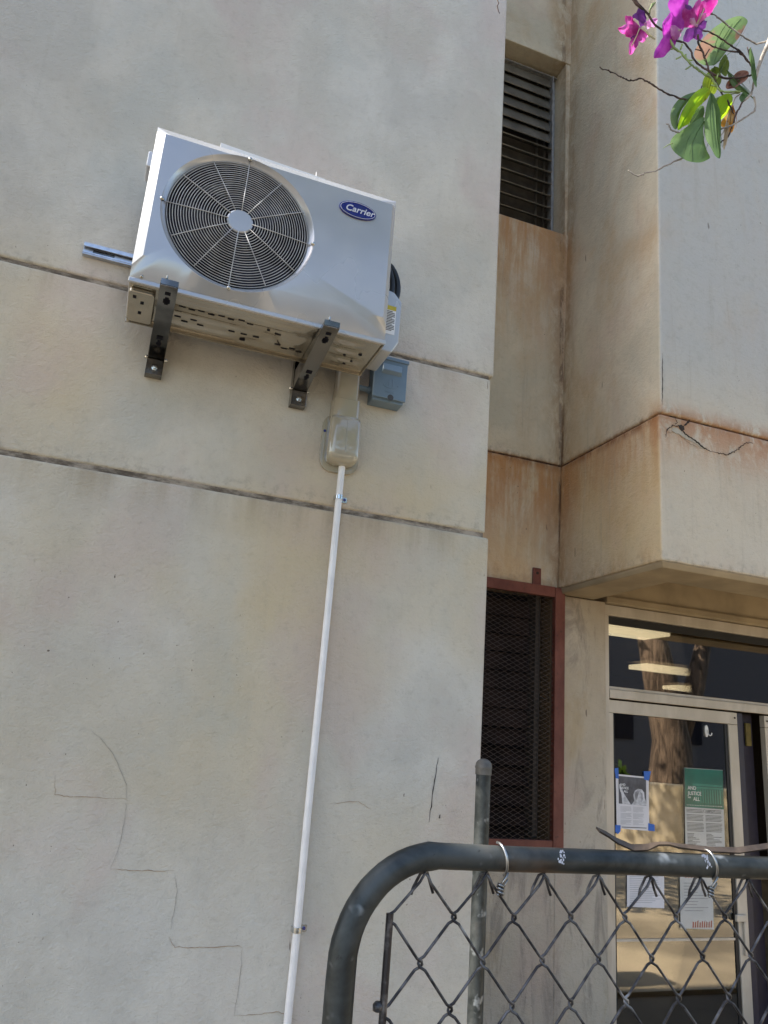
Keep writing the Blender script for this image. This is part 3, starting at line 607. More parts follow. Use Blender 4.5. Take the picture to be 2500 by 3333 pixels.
# ---------------------------------------------------------------- wall bracket
wb = thing('wall_bracket', (.31, 2.97, 1.32), 'galvanised steel wall bracket of rail and two arms carrying the air conditioner', 'bracket')
MB().box(-.336, .70, 2.975, 2.999, 1.786, 1.792).box(-.336, .70, 2.975, 2.999, 1.834, 1.840).box(-.336, .70, 2.990, 2.999, 1.792, 1.834).box(-.336, .70, 2.974, 2.980, 1.822, 1.834).box(-.336, .70, 2.974, 2.980, 1.792, 1.799).build('wall_rail', 'galvlight', wb, bevel=.001)
MB().prism(rrect(-.30, -.215, 1.806, 1.820, .006), 2.9885, 2.9895).build('rail_slot', 'galv', wb)
for xc in (.012, .606):
    hw = .031
    arm = MB()
    A = lambda x0, x1, za, zb, zc_, zd: arm.hexa([(x0, 2.505, za), (x1, 2.505, za), (x1, 2.985, zb), (x0, 2.985, zb)], [(x0, 2.505, zc_), (x1, 2.505, zc_), (x1, 2.985, zd), (x0, 2.985, zd)])
    A(xc - hw, xc + hw, 1.4585, 1.388, 1.4615, 1.391)                 # bottom web
    A(xc - hw, xc - hw + .003, 1.4617, 1.3912, 1.4775, 1.4775); A(xc + hw - .003, xc + hw, 1.4617, 1.3912, 1.4775, 1.4775)
    ar = arm.build('arm', 'galv', wb, bevel=.001)
    zb = lambda y: 1.4585 - (y - 2.505) / .48 * .0705 - .0012
    s_ = MB()
    for y0, w_, l_ in ((2.535, .010, .016), (2.565, .007, .040), (2.575, .012, .022), (2.80, .012, .022), (2.83, .006, .040), (2.845, .010, .012)):
        s_.add([(xc - w_, y0, zb(y0)), (xc + w_, y0, zb(y0)), (xc + w_, y0 + l_, zb(y0 + l_)), (xc - w_, y0 + l_, zb(y0 + l_))], [(0, 1, 2, 3)])
    s_.build('arm_slots', 'dark', ar)
    MB().box(xc - hw + .001, xc + hw - .001, 2.50, 2.504, 1.462, 1.484).build('arm_tip', 'galv', ar)
    MB().lathe((xc - .012, 2.502, 1.486), [(.004, 0), (.004, .012)], 8, 'z').build('bolt', 'bolt', ar)
    leg = MB().box(xc - hw - .002, xc - hw + .001, 2.955, 2.999, 1.322, 1.83).box(xc + hw - .001, xc + hw + .002, 2.955, 2.999, 1.322, 1.83).box(xc - hw, xc + hw, 2.996, 2.9985, 1.322, 1.83).box(xc - hw, xc + hw, 2.955, 2.958, 1.322, 1.388).box(xc - hw + .001, xc + hw - .001, 2.959, 2.995, 1.322, 1.325)
    lg = leg.build('wall_leg', 'galv', wb, bevel=.0008)
    MB().lathe((xc, 2.952, 1.350), [(.012, .004), (.012, 0), (.007, -.001), (.007, -.008), (.001, -.009)], 6).build('bolt', 'bolt', lg)
    MB().lathe((xc - hw - .002, 2.975, 1.40), [(.008, 0), (.008, -.006), (.004, -.010)], 8, 'x').lathe((xc + hw + .002, 2.975, 1.40), [(.008, 0), (.008, .006), (.004, .012)], 8, 'x').build('bolt', 'bolt', lg)

# ---------------------------------------------------------------- line cover below the unit
lc = thing('line_cover', (.815, 2.99, 1.08), 'glossy ivory plastic line cover with rounded end cap on the wall', 'line cover')
def loft(secs, name, mt, par, smooth='auto'):      # secs: (z, x0, x1, yfront, r)
    b = MB(); n = None
    for z, x0, x1, yf, r in secs:
        P = [(x1, 2.998)] + [(x1 - r + r * math.cos(a), yf + r - r * math.sin(a)) for a in [PI / 2 * k / 6 for k in range(7)]] + [(x0 + r - r * math.sin(a), yf + r - r * math.cos(a)) for a in [PI / 2 * k / 6 for k in range(7)]] + [(x0, 2.998)]
        n = len(P); b.v += [Vector((x, y, z)) for x, y in P]
    m_ = len(secs)
    for i in range(m_ - 1):
        for k in range(n): b.f.append((i * n + k, i * n + (k + 1) % n, (i + 1) * n + (k + 1) % n, (i + 1) * n + k))
    b.f += [tuple(range(n)), tuple(range((m_ - 1) * n, m_ * n))]
    return b.build(name, mt, par, smooth=smooth)
loft([(1.345, .763, .865, 2.932, .018), (1.70, .763, .865, 2.932, .018)], 'duct', 'ivory', lc)
loft([(1.300, .754, .876, 2.919, .022), (1.306, .757, .873, 2.922, .022), (1.335, .757, .873, 2.922, .022), (1.385, .757, .873, 2.922, .020), (1.388, .760, .869, 2.926, .02)], 'coupler', 'ivory', lc)
ec = [(1.095, .792, .845, 2.955, .02), (1.098, .772, .862, 2.938, .022), (1.106, .757, .876, 2.925, .025), (1.118, .750, .883, 2.916, .026), (1.135, .747, .886, 2.912, .026), (1.285, .749, .884, 2.913, .026), (1.300, .752, .880, 2.917, .025)]
loft(ec, 'end_cap', 'ivory', lc, smooth=True)
MB().prism(rrect(.730, .902, 1.070, 1.33, .055, 10), 2.9865, 2.9985).prism(rrect(.738, .894, 1.078, 1.322, .048, 10), 2.984, 2.9863).build('flange', 'ivory', lc, bevel=.002, smooth=False)
MB().lathe((.739, 2.985, 1.245), [(.006, 0), (.006, -.004)], 12).build('screw', 'navy', lc)
MB().tube([(.8175, 2.9175, 1.12), (.8175, 2.9115, 1.14), (.8175, 2.9125, 1.29)], .0012, 5).build('seam', 'ivory', lc)

# ---------------------------------------------------------------- conduit
cd = thing('conduit', (.820, 2.968, -EYE), 'thin white plastic conduit running down the wall from the line cover', 'conduit')
MB().tube([(.8265, 2.972, 1.10), (.8255, 2.972, .95), (.8235, 2.972, .3), (.8205, 2.972, -.3), (.8215, 2.972, -.67), (.817, 2.972, -1.1), (.816, 2.972, -EYE)], .0142, 20).build('pipe', 'pvc', cd, smooth='auto')
for z, xx in ((.957, .8257), (-.676, .8213)):
    k_ = MB()
    pts = [(math.cos(a), math.sin(a)) for a in [PI * i / 14 for i in range(15)]]
    R1, R0 = .0172, .0150
    for (z0, z1) in ((z - .009, z + .009),):
        o = len(k_.v)
        for (cx_, sx_) in pts:
            for r in (R0, R1):
                for zz in (z0, z1): k_.v.append(Vector((xx + r * cx_, 2.972 - r * sx_, zz)))
        for i in range(14):
            a_, b_ = o + i * 4, o + (i + 1) * 4
            k_.f += [(a_ + 2, b_ + 2, b_ + 3, a_ + 3), (a_, a_ + 1, b_ + 1, b_), (a_, b_, b_ + 2, a_ + 2), (a_ + 1, a_ + 3, b_ + 3, b_ + 1)]
    k_.box(xx + R0, xx + R1, 2.972, 2.996, z - .009, z + .009).box(xx - R1, xx - R0, 2.972, 2.998, z - .009, z + .009)
    k_.prism(rrect(xx + R0, xx + .043, z - .012, z + .012, .006), 2.9945, 2.998)
    k_.tube([(xx - R1 * .9, 2.965, z), (xx + 0, 2.9538, z), (xx + R1 * .9, 2.965, z)], .0012, 5)
    kk = k_.build('clamp', 'zinc', cd, smooth='auto')
    MB().lathe((xx + .031, 2.9935, z), [(.006, .001), (.006, -.003), (.001, -.004)], 10).build('screw', 'navy', kk)

# ---------------------------------------------------------------- disconnect box
db = thing('electrical_box', (.992, 2.99, 1.41), 'grey blue metal electrical disconnect box with raised pull handle on the wall', 'electrical box')
MB().box(.921, 1.064, 2.925, 2.998, 1.412, 1.612).build('enclosure', 'boxgrey', db, bevel=.003)
cv = MB().box(.916, 1.070, 2.912, 2.9235, 1.424, 1.612).build('cover', 'boxgrey', db, bevel=.003)
MB().prism([(.912, 1.606), (1.074, 1.606), (1.074, 1.622), (.912, 1.622)], 2.906, 2.998).build('hood', 'boxgrey', db, bevel=.002)
MB().hexa([(.948, 2.912, 1.538), (1.044, 2.912, 1.538), (1.044, 2.912, 1.588), (.948, 2.912, 1.588)], [(.953, 2.898, 1.553), (1.039, 2.898, 1.553), (1.039, 2.905, 1.584), (.953, 2.905, 1.584)]).build('pull_handle', 'boxgrey', cv, bevel=.002)
MB().tube([(.996 + .034 * math.cos(a), 2.9115, 1.487 + .013 * math.sin(a)) for a in [math.radians(150 + 20 * k) for k in range(13)]], .0012, 5).tube([(.988, 2.9115, 1.484), (.988, 2.9115, 1.517)], .0014, 5).tube([(1.004, 2.9115, 1.484), (1.004, 2.9115, 1.520)], .0014, 5).tube([(.980, 2.9115, 1.486), (.980, 2.9115, 1.505)], .001, 5).build('embossed_mark', 'boxgrey', cv)
text('embossed_lettering', 'NELUX', .013, (.972, 2.9116, 1.452), 'boxgrey', cv, bold=.0004, extrude=.0006)
MB().lathe((.999, 2.9118, 1.431), [(.014, 0), (.014, -.0008)], 16).build('latch', 'print', cv)
MB().tube([(.864, 2.965, 1.472), (.924, 2.965, 1.470)], .0125, 14).tube([(.908, 2.965, 1.4705), (.9205, 2.965, 1.470)], .017, 6).build('conduit_stub', 'boxgrey', db, smooth='auto')

# ---------------------------------------------------------------- post behind the gate
ps = thing('fence_post', (1.405, 2.70, -EYE), 'galvanised round fence post with domed cap in front of the wall edge', 'post')
MB().tube([(1.405, 2.70, -EYE), (1.405, 2.70, -.085)], .0275, 28).build('pole', 'pipe', ps, smooth='auto')
MB().lathe((1.405, 2.70, -.098), [(.0300, 0), (.0300, .022), (.0315, .023), (.0315, .027), (.029, .040), (.023, .049), (.013, .055), (.002, .057)], 28, 'z').build('cap', 'cap', ps, smooth='auto')

# ---------------------------------------------------------------- chain link gate
gt = thing('gate', (.337, 1.0, -EYE), 'weathered galvanised chain link gate with rounded pipe corner in the foreground', 'gate')
P = [(.3365, 1, -EYE + .06), (.3365, 1, -.9), (.3365, 1, -.285)]
for k in range(1, 15):
    a = PI - (PI / 2) * k / 15; P.append((.3365 + .122 + .122 * math.cos(a), 1, -.268 + .127 * math.sin(a)))
P += [(.4585, 1, -.1410), (.55, 1, -.1425), (.75, 1, -.1435), (1.0, 1, -.146), (1.9, 1, -.150)]
rr = [.0178, .0178, .0182] + [.0180] * 14 + [.0164, .0163, .0163, .0163, .0165]
for i in (4, 5, 6, 7, 8, 9): rr[i + 1] = .0176
for i in (10, 11, 12, 13, 14, 15): rr[i] = .0172
MB().tube(P, rr, 28).build('frame', 'pipe', gt, smooth='auto')
wv = MB(); x00, px_, z00, hz = .3965, .04425, -.1635, .0520
NW, NR = 33, 26; rw = .00195
for j in range(NW):
    pts = []
    ph = j % 2            # j even: starts at its right side (peak at odd columns)
    jr = random.Random(j)
    for r in range(NR):
        right = (r + j) % 2 == 0
        xk = x00 + px_ * (j + (1 if right else 0)); zk = z00 - r * hz + jr.uniform(-.0012, .0012)
        s_ = 1 if right else -1; e = .0028
        if r == 0:
            # knuckled end folded back over the neighbour
            pts += [(xk + s_ * .0155, 1.006, zk - .0245), (xk + s_ * .0125, 1.007, zk - .016), (xk + s_ * .005, 1.004, zk + .0005), (xk + s_ * .001, 1.000, zk + .0035), (xk - s_ * .003, .996, zk - .001), (xk - s_ * .008, .9965, zk - .0095)]
            continue
        if right: pts += [(xk - .006, .9975, zk + .0072), (xk + e * .4, .9985, zk + .0035), (xk + e, 1.0005, zk), (xk + e * .4, 1.0025, zk - .0035), (xk - .006, 1.003, zk - .0072)]
        else: pts += [(xk + .006, 1.003, zk + .0072), (xk - e * .4, 1.0025, zk + .0035), (xk - e, 1.0, zk), (xk - e * .4, .9985, zk - .0035), (xk + .006, .9975, zk - .0072)]
    if j == 0: pts = pts[6:] if False else pts
    wv.tube(pts, rw, 6)
wv.build('chain_link_mesh', 'wire', gt, smooth=True)
MB().tube([(.3955, 1.0, -.2095), (.3945, 1.0, -.32), (.3935, 1.0, -EYE + .1)], .0048, 10).build('tension_bar', 'wire', gt, smooth='auto')
MB().lathe((.387, 1.0, -.313), [(.002, -.006), (.006, -.004), (.0065, .002), (.003, .006)], 10, 'z').build('wire_knot', 'wire', gt, smooth=True)
for xt in (.547, .896):
    tp = [(xt + .003 + .004 * math.sin(a), 1 - .0195 * math.cos(a), -.1425 + .0195 * math.sin(a)) for a in [math.radians(150 - 20 * k) for k in range(14)]]
    P = [(xt - .002, 1.0, -.1235)] + [(xt - .002 + .010 * k / 12, 1 - .0195 * math.sin(math.radians(15 * k)), -.1425 + .0205 * math.cos(math.radians(15 * k))) for k in range(12)] + [(xt + .007, .985, -.158), (xt + .003, .990, -.170), (xt - .001, .993, -.178)]
    b = MB().tube(P, .0019, 7)
    for q in range(2):
        b.tube([(xt + .001 + .004 * math.cos(a_ * 1.0 + q * PI), .993 + .0035 * math.sin(a_ + q * PI), -.172 - .0013 * k) for k, a_ in enumerate([k * .9 for k in range(12)])], .0017, 6)
    b.tube([(xt + .003, .992, -.180), (xt + .010, .990, -.166)], .0013, 5).build('wire_tie', 'tie', gt, smooth=True)
# bird lime / paint splashes
for (x, z, s_) in ((.636, -.134, .009), (.885, -.135, .007)):
    b = MB(); r_ = random.Random(int(x * 100))
    for k in range(24):
        a = r_.gauss(0, .5); xx = x + r_.gauss(0, s_ * .4); ang = math.radians(r_.uniform(-10, 55)); rs = .0165
        y_, z_ = 1 - rs * math.cos(ang), -.1432 + rs * math.sin(ang); q = r_.uniform(.0006, .0018)
        b.add([(xx + q * math.cos(t__), y_ - .0002 , z_ + q * math.sin(t__) * 1.5) for t__ in [k2 * PI / 3 for k2 in range(6)]], [tuple(range(6))])
    b.build('paint_splash', 'silver', gt)
st = MB(); sp = [(.706, -.101, 0), (.722, -.107, .2), (.738, -.115, .35), (.765, -.1235, .4), (.789, -.1225, .3), (.808, -.1175, -.3), (.828, -.1165, -.2), (.845, -.119, 0), (.905, -.1225, .15), (.958, -.1225, .3), (1.018, -.115, .2), (1.1, -.108, 0), (1.3, -.12, 0), (1.5, -.121, 0)]
vs = []
for x, z, tw_ in sp:
    h_, w_ = .0015, .0048
    for (a, b_) in ((-w_, -h_), (w_, -h_), (w_, h_), (-w_, h_)):
        c_, s_ = math.cos(tw_ + .5), math.sin(tw_ + .5); vs.append((x, 1 + a * c_ - b_ * s_, z + a * s_ + b_ * c_))
n_ = len(sp); st.add(vs, [(i * 4 + k, i * 4 + (k + 1) % 4, i * 4 + 4 + (k + 1) % 4, i * 4 + 4 + k) for i in range(n_ - 1) for k in range(4)] + [(0, 1, 2, 3), tuple(range(4 * n_ - 4, 4 * n_))])
so_ = st.build('metal_strap', 'strap', None, smooth='auto', loc=(.77, 1.0, -.124)); tag(so_, 'worn brown flat strap lying twisted along the top of the gate rail', 'strap')

# ---------------------------------------------------------------- notices on the door glass
def sheet(name, quad, y, mt, label, cat, bow=.0):
    base = (quad[3][0], y, quad[3][1]); o = MB().hexa([(x, y, z) for x, z in (quad[3], quad[2], quad[1], quad[0])], [(x, y + .0008, z) for x, z in (quad[3], quad[2], quad[1], quad[0])]).build(name, mt, None, loc=base)
    return tag(o, label, cat)
YP = 3.922
p1 = sheet('poster', [(2.893, -.092), (3.123, -.098), (3.119, -.392), (2.896, -.384)], YP, 'paper', 'black and white justice notice held by blue tape on the glass door', 'poster')
MB().hexa([(2.912, YP - .0005, -.252), (3.102, YP - .0005, -.256), (3.104, YP - .0005, -.106), (2.911, YP - .0005, -.102)], [(2.912, YP - .0002, -.252), (3.102, YP - .0002, -.256), (3.104, YP - .0002, -.106), (2.911, YP - .0002, -.102)]).build('picture', 'photo_dark', p1)
pic = MB()
pic.prism([(3.00, -.254), (3.018, -.232), (3.012, -.20), (3.022, -.178), (3.045, -.166), (3.072, -.168), (3.088, -.185), (3.090, -.212), (3.100, -.235), (3.102, -.254)], YP - .0012, YP - .0008)
pic.prism([(2.936, -.252), (2.930, -.20), (2.916, -.165), (2.914, -.145), (2.926, -.150), (2.946, -.195), (2.992, -.252)], YP - .0012, YP - .0008)
pic.build('picture_shape', 'photo_light', p1)
MB().prism([(3.026, -.186), (3.038, -.176), (3.052, -.180), (3.040, -.215), (3.030, -.232), (3.022, -.215)], YP - .0018, YP - .0014).prism([(3.060, -.182), (3.076, -.19), (3.080, -.225), (3.066, -.240)], YP - .0018, YP - .0014).build('picture_shape', 'photo_mid', p1)
for k, (s_, x, z) in enumerate((('AND', 2.920, -.154), ('JUSTICE', 2.920, -.172), ('ALL', 2.946, -.190), ('FOR', 2.921, -.186))):
    text('lettering', s_, .018 if s_ != 'FOR' else .007, (x, YP - .002, z), 'white', p1, bold=.0002, sx=.95)
b = MB()
r_ = random.Random(5)
for col in (2.922, 3.008):
    for k in range(19):
        if k in (6, 13): continue
        z = -.266 - k * .0052; b.box(col, col + .076 * (r_.uniform(.9, 1) if k % 6 != 5 else .5), YP - .0006, YP - .0003, z - .0014, z)
b.build('body_print', 'printgrey', p1)
MB().box(2.93, 3.10, YP - .0006, YP - .0003, -.379, -.375).build('body_print', 'print', p1)
for q in (((2.883, -.062), (2.910, -.058), (2.914, -.118), (2.893, -.116)), ((3.088, -.066), (3.140, -.064), (3.122, -.118), (3.090, -.112)), ((2.878, -.366), (2.922, -.368), (2.920, -.400), (2.902, -.416), (2.882, -.402)), ((3.112, -.350), (3.155, -.356), (3.156, -.392), (3.110, -.390))):
    MB().prism(list(reversed(q)), YP - .0016, YP - .001).build('blue_tape', 'tape', p1)
p2 = sheet('poster', [(3.385, -.030), (3.672, -.028), (3.662, -.470), (3.372, -.466)], YP, 'paper', 'green and white justice notice in a clear sleeve on the glass door', 'poster')
MB().prism([(3.3785, -.250), (3.667, -.254), (3.672, -.030), (3.385, -.032)], YP - .0006, YP - .0003).build('green_header', 'green', p2)
b = MB()
for k in range(11): b.box(3.455 + k * .0185, 3.463 + k * .0185, YP - .0011, YP - .0008, -.225, -.145)
b.box(3.44, 3.665, YP - .0011, YP - .0008, -.143, -.134); b.prism([(3.44, -.128), (3.66, -.128), (3.66, -.118), (3.44, -.115)], YP - .0011, YP - .0008)
b.build('picture_shape', 'greenlight', p2)
for s_, x, z, h in (('AND', 3.402, -.152, .029), ('JUSTICE', 3.402, -.182, .029), ('ALL', 3.440, -.213, .029), ('FOR', 3.402, -.200, .011)):
    text('lettering', s_, h, (x, YP - .0018, z), 'white', p2, bold=.0004, sx=.98)
b = MB()
for k in range(22): b.box(3.392 + k * .0122, 3.397 + k * .0122, YP - .0011, YP - .0008, -.241, -.237)
b.build('dotted_rule', 'white', p2)
b = MB()
for col in (3.388, 3.526):
    for k in range(27):
        if k in (3, 9, 17) : continue
        z = -.262 - k * .0074; b.box(col, col + .124 * (r_.uniform(.93, 1) if k < 18 else r_.uniform(.3, .95)), YP - .0006, YP - .0003, z - .0028, z)
b.build('body_print', 'print', p2)
b = MB().tube([(3.52 + .008 * math.cos(a), YP - .001, -.268 + .008 * math.sin(a)) for a in [math.radians(60 + 25 * k) for k in range(10)]], .001, 4).tube([(3.54, YP - .001, -.275), (3.556, YP - .001, -.262), (3.552, YP - .001, -.278), (3.566, YP - .001, -.262), (3.575, YP - .001, -.278), (3.60, YP - .001, -.262)], .001, 4)
b.build('handwriting', 'print', p2)
MB().box(3.366, 3.690, YP - .005, YP - .0045, -.475, -.014).build('clear_sleeve', 'sleeve', p2)
p3 = sheet('paper_notice', [(2.962, -.600), (3.215, -.604), (3.209, -.795), (2.957, -.788)], YP, 'paper', 'plain white typed sheet low on the glass door', 'notice')
b = MB()
for k in range(16): b.box(2.978, 2.978 + .215 * r_.uniform(.55, 1), YP - .0006, YP - .0003, -.625 - k * .0095, -.623 - k * .0095)
b.build('body_print', 'printgrey', p3)
MB().box(3.07, 3.09, YP - .001, YP - .0006, -.815, -.789).build('clear_tape', 'sleeve', p3)
p4 = sheet('paper_notice', [(3.326, -.590), (3.560, -.594), (3.552, -.905), (3.318, -.898)], YP, 'paper', 'white notice with red print in a sleeve low on the glass door', 'notice')
b = MB()
for k in range(9): b.prism([(3.40 + k * .016, -.895), (3.411 + k * .016, -.895), (3.413 + k * .016, -.868 + .006 * (k % 3)), (3.404 + k * .016, -.862 - .005 * (k % 2))], YP - .0006, YP - .0003)
for k in range(5): b.box(3.36 + k * .02, 3.372 + k * .02, YP - .0006, YP - .0003, -.635, -.620)
b.build('red_print', 'redprint', p4)
b = MB()
for k in range(10): b.box(3.35, 3.35 + .17 * r_.uniform(.5, 1), YP - .0006, YP - .0003, -.665 - k * .016, -.662 - k * .016)
b.build('body_print', 'printgrey', p4)
MB().box(3.316, 3.566, YP - .004, YP - .0035, -.91, -.585).build('clear_sleeve', 'sleeve', p4)
hk = MB().prism([(3.565 + .013 * math.cos(2 * PI * k / 20), .195 + .036 * math.sin(2 * PI * k / 20)) for k in range(20)], 3.921, 3.928).build('hook', 'hook', None, bevel=.002, loc=(3.565, 3.925, .165))
tag(hk, 'small white adhesive hook near the top of the glass door', 'hook')
MB().tube([(3.565, 3.918, .200), (3.567, 3.912, .175), (3.571, 3.902, .168), (3.577, 3.898, .173), (3.580, 3.897, .185)], .0035, 8).build('hook_arm', 'hook', hk, smooth=True)

# ---------------------------------------------------------------- orchid tree: trunk behind the photographer, one twig hanging into view
# the twig is modelled in its own flat frame (u right, v down, d away), 1 unit = 0.138 mm
O0 = Vector((.5990, .65, .8480)); US = 1.348e-4
ou, ov = 830, 905
def T(u, v, d=0): return O0 + (RT * (u - ou) + DN * (v - ov)) * US + FW * (d * US)
ot = thing('orchid_tree', (2.6, -1.3, -EYE), 'orchid tree twig with magenta flowers and green leaves hanging in from above', 'tree')
MB().tube([(2.6, -1.3, -EYE), (2.55, -1.25, -.6), (2.5, -1.15, .4), (2.35, -1.0, 1.2), (2.1, -.8, 2.0)], [.16, .13, .12, .10, .08], 14).build('trunk', 'barktrunk', ot, smooth=True)
tipw = T(1659, 430)
MB().tube([(2.3, -.95, 1.4), (1.9, -.3, 1.75), (1.4, .25, 1.65), T(1950, -260, 150), T(1800, 60, 60), T(1700, 330, 20), tipw, T(1600, 560), T(1562, 670), T(1540, 760), T(1515, 815)], [.055, .03, .014, .0035, .003, .0028, .0027, .0025, .0022, .0020, .0012], 9).build('branch', 'bark', ot, smooth=True)
def twig(pts, r0, r1, mt='barkdark', nub=0, seed=0, wob=4):
    rnd = random.Random(seed + 31); Q = []
    for a, b in zip(pts[:-1], pts[1:]):
        for k in range(4):
            t_ = k / 4; Q.append(tuple(a[i] + (b[i] - a[i]) * t_ + (rnd.uniform(-wob, wob) if k else 0) for i in range(3)))
    Q.append(pts[-1]); n = len(Q); b = MB().tube([T(*q) for q in Q], [(r0 + (r1 - r0) * i / (n - 1)) * rnd.uniform(.85, 1.3) for i in range(n)], 7)
    for k in range(nub):
        i = rnd.randrange(1, n - 1); q = Q[i]; a = rnd.uniform(0, 2 * PI); l = rnd.uniform(8, 16)
        b.tube([T(*q), T(q[0] + l * math.cos(a), q[1] + l * math.sin(a), q[2] - 6)], [r1 * 1.3, r1 * .5], 5)
    return b.build('twig', mt, ot, smooth=True)
p3_ = lambda L, d=0: [(a, b, d) for a, b in L]
twig(p3_([(15, 635), (35, 655), (100, 670), (200, 725), (300, 772), (345, 772), (415, 750), (480, 775), (555, 825), (650, 885), (730, 915), (800, 945), (880, 960)], 30), .0006, .0012, nub=9, seed=1)
twig(p3_([(300, 1650), (330, 1675), (395, 1712), (460, 1680), (570, 1662), (680, 1600), (820, 1540), (950, 1460)], 40), .0008, .0011, 'bark', nub=5, seed=2)
twig(p3_([(665, 1205), (690, 1215), (705, 1260), (760, 1288), (800, 1290)], 10), .0007, .001, 'bark', nub=3, seed=3)
twig(p3_([(760, 395), (830, 410), (900, 490), (920, 560), (980, 630), (1060, 680), (1130, 730), (1240, 765), (1380, 760), (1480, 740), (1560, 700)], 0), .0011, .0013, nub=7, seed=4)
twig(p3_([(970, 340), (975, 430), (1010, 500), (1040, 580), (1070, 670), (1110, 740), (1150, 820), (1195, 905), (1260, 990), (1300, 1070), (1320, 1120)], -8), .0013, .0010, 'barkdark', nub=5, seed=5)
twig(p3_([(690, 395), (730, 470), (790, 510), (850, 580), (900, 640), (960, 680), (1020, 725), (1090, 765), (1140, 830), (1180, 890), (1240, 905), (1310, 905), (1385, 905)], -14), .0014, .0013, 'greenstem', seed=6)
for a, b_ in (((730, 480), (705, 490)), ((795, 490), (810, 445)), ((800, 560), (755, 585)), ((850, 585), (845, 545)), ((900, 650), (850, 685)), ((985, 710), (970, 700)), ((1090, 740), (1030, 745)), ((1145, 850), (1100, 845)), ((1150, 780), (1160, 735)), ((1040, 600), (1030, 595)), ((860, 595), (905, 600))):
    MB().tube([T(*a, -14), T(*b_, -20)], [.0012, .0009], 6).lathe(T(*b_, -20), [(.0004, -.0012), (.0014, 0), (.0004, .0012)], 7, 'z').build('flower_stub', 'greenstem', ot, smooth=True)
for a, b_ in (((1010, 500), (940, 488)), ((1035, 560), (1080, 485)), ((1480, 560), (1450, 465)), ((1470, 500), (1485, 470)), ((1000, 880), (1005, 845))):
    MB().tube([T(*a, -8), T(*b_, -14)], [.0010, .0007], 6).build('twig', 'barkdark', ot, smooth=True)
twig(p3_([(1030, 285), (1090, 295), (1160, 330), (1260, 400), (1330, 450), (1400, 490), (1450, 560), (1500, 620), (1545, 690)], 20), .0009, .0014, 'barkdark', nub=6, seed=7)
twig(p3_([(985, 370), (1060, 400), (1150, 445), (1250, 475), (1380, 490), (1420, 520)], 26), .0008, .0010, 'barkdark', nub=3, seed=8)
twig(p3_([(1100, 85), (1160, 110), (1210, 150), (1400, 300), (1480, 350), (1570, 400), (1660, 375), (1760, 330)], 50), .0008, .0012, 'bark', nub=5, seed=9)
twig(p3_([(1515, 950), (1535, 1010), (1525, 1090), (1440, 1150), (1340, 1210), (1260, 1250), (1180, 1272)], -10), .0012, .0010, 'bark', nub=5, seed=10)
twig(p3_([(1420, 980), (1380, 1060), (1340, 1140), (1310, 1240), (1270, 1340), (1200, 1390), (1155, 1410)], 10), .0012, .0009, 'barkdark', nub=6, seed=11)
twig(p3_([(1540, 700), (1525, 800), (1500, 920), (1420, 990)], 4), .0014, .0012, 'bark', seed=12)
twig(p3_([(1395, 910), (1340, 960), (1300, 1060), (1230, 1290), (1160, 1370)], 16), .0008, .0006, 'bark', seed=13)
twig(p3_([(1385, 905), (1300, 920), (1200, 940), (1120, 975)], 8), .0008, .0007, 'greenstem', seed=14)
MB().tube([T(725, 1400, 0), T(680, 1420, 0), T(630, 1452, 0)], [.0009, .0004], 6).build('tendril', 'greenstem', ot)

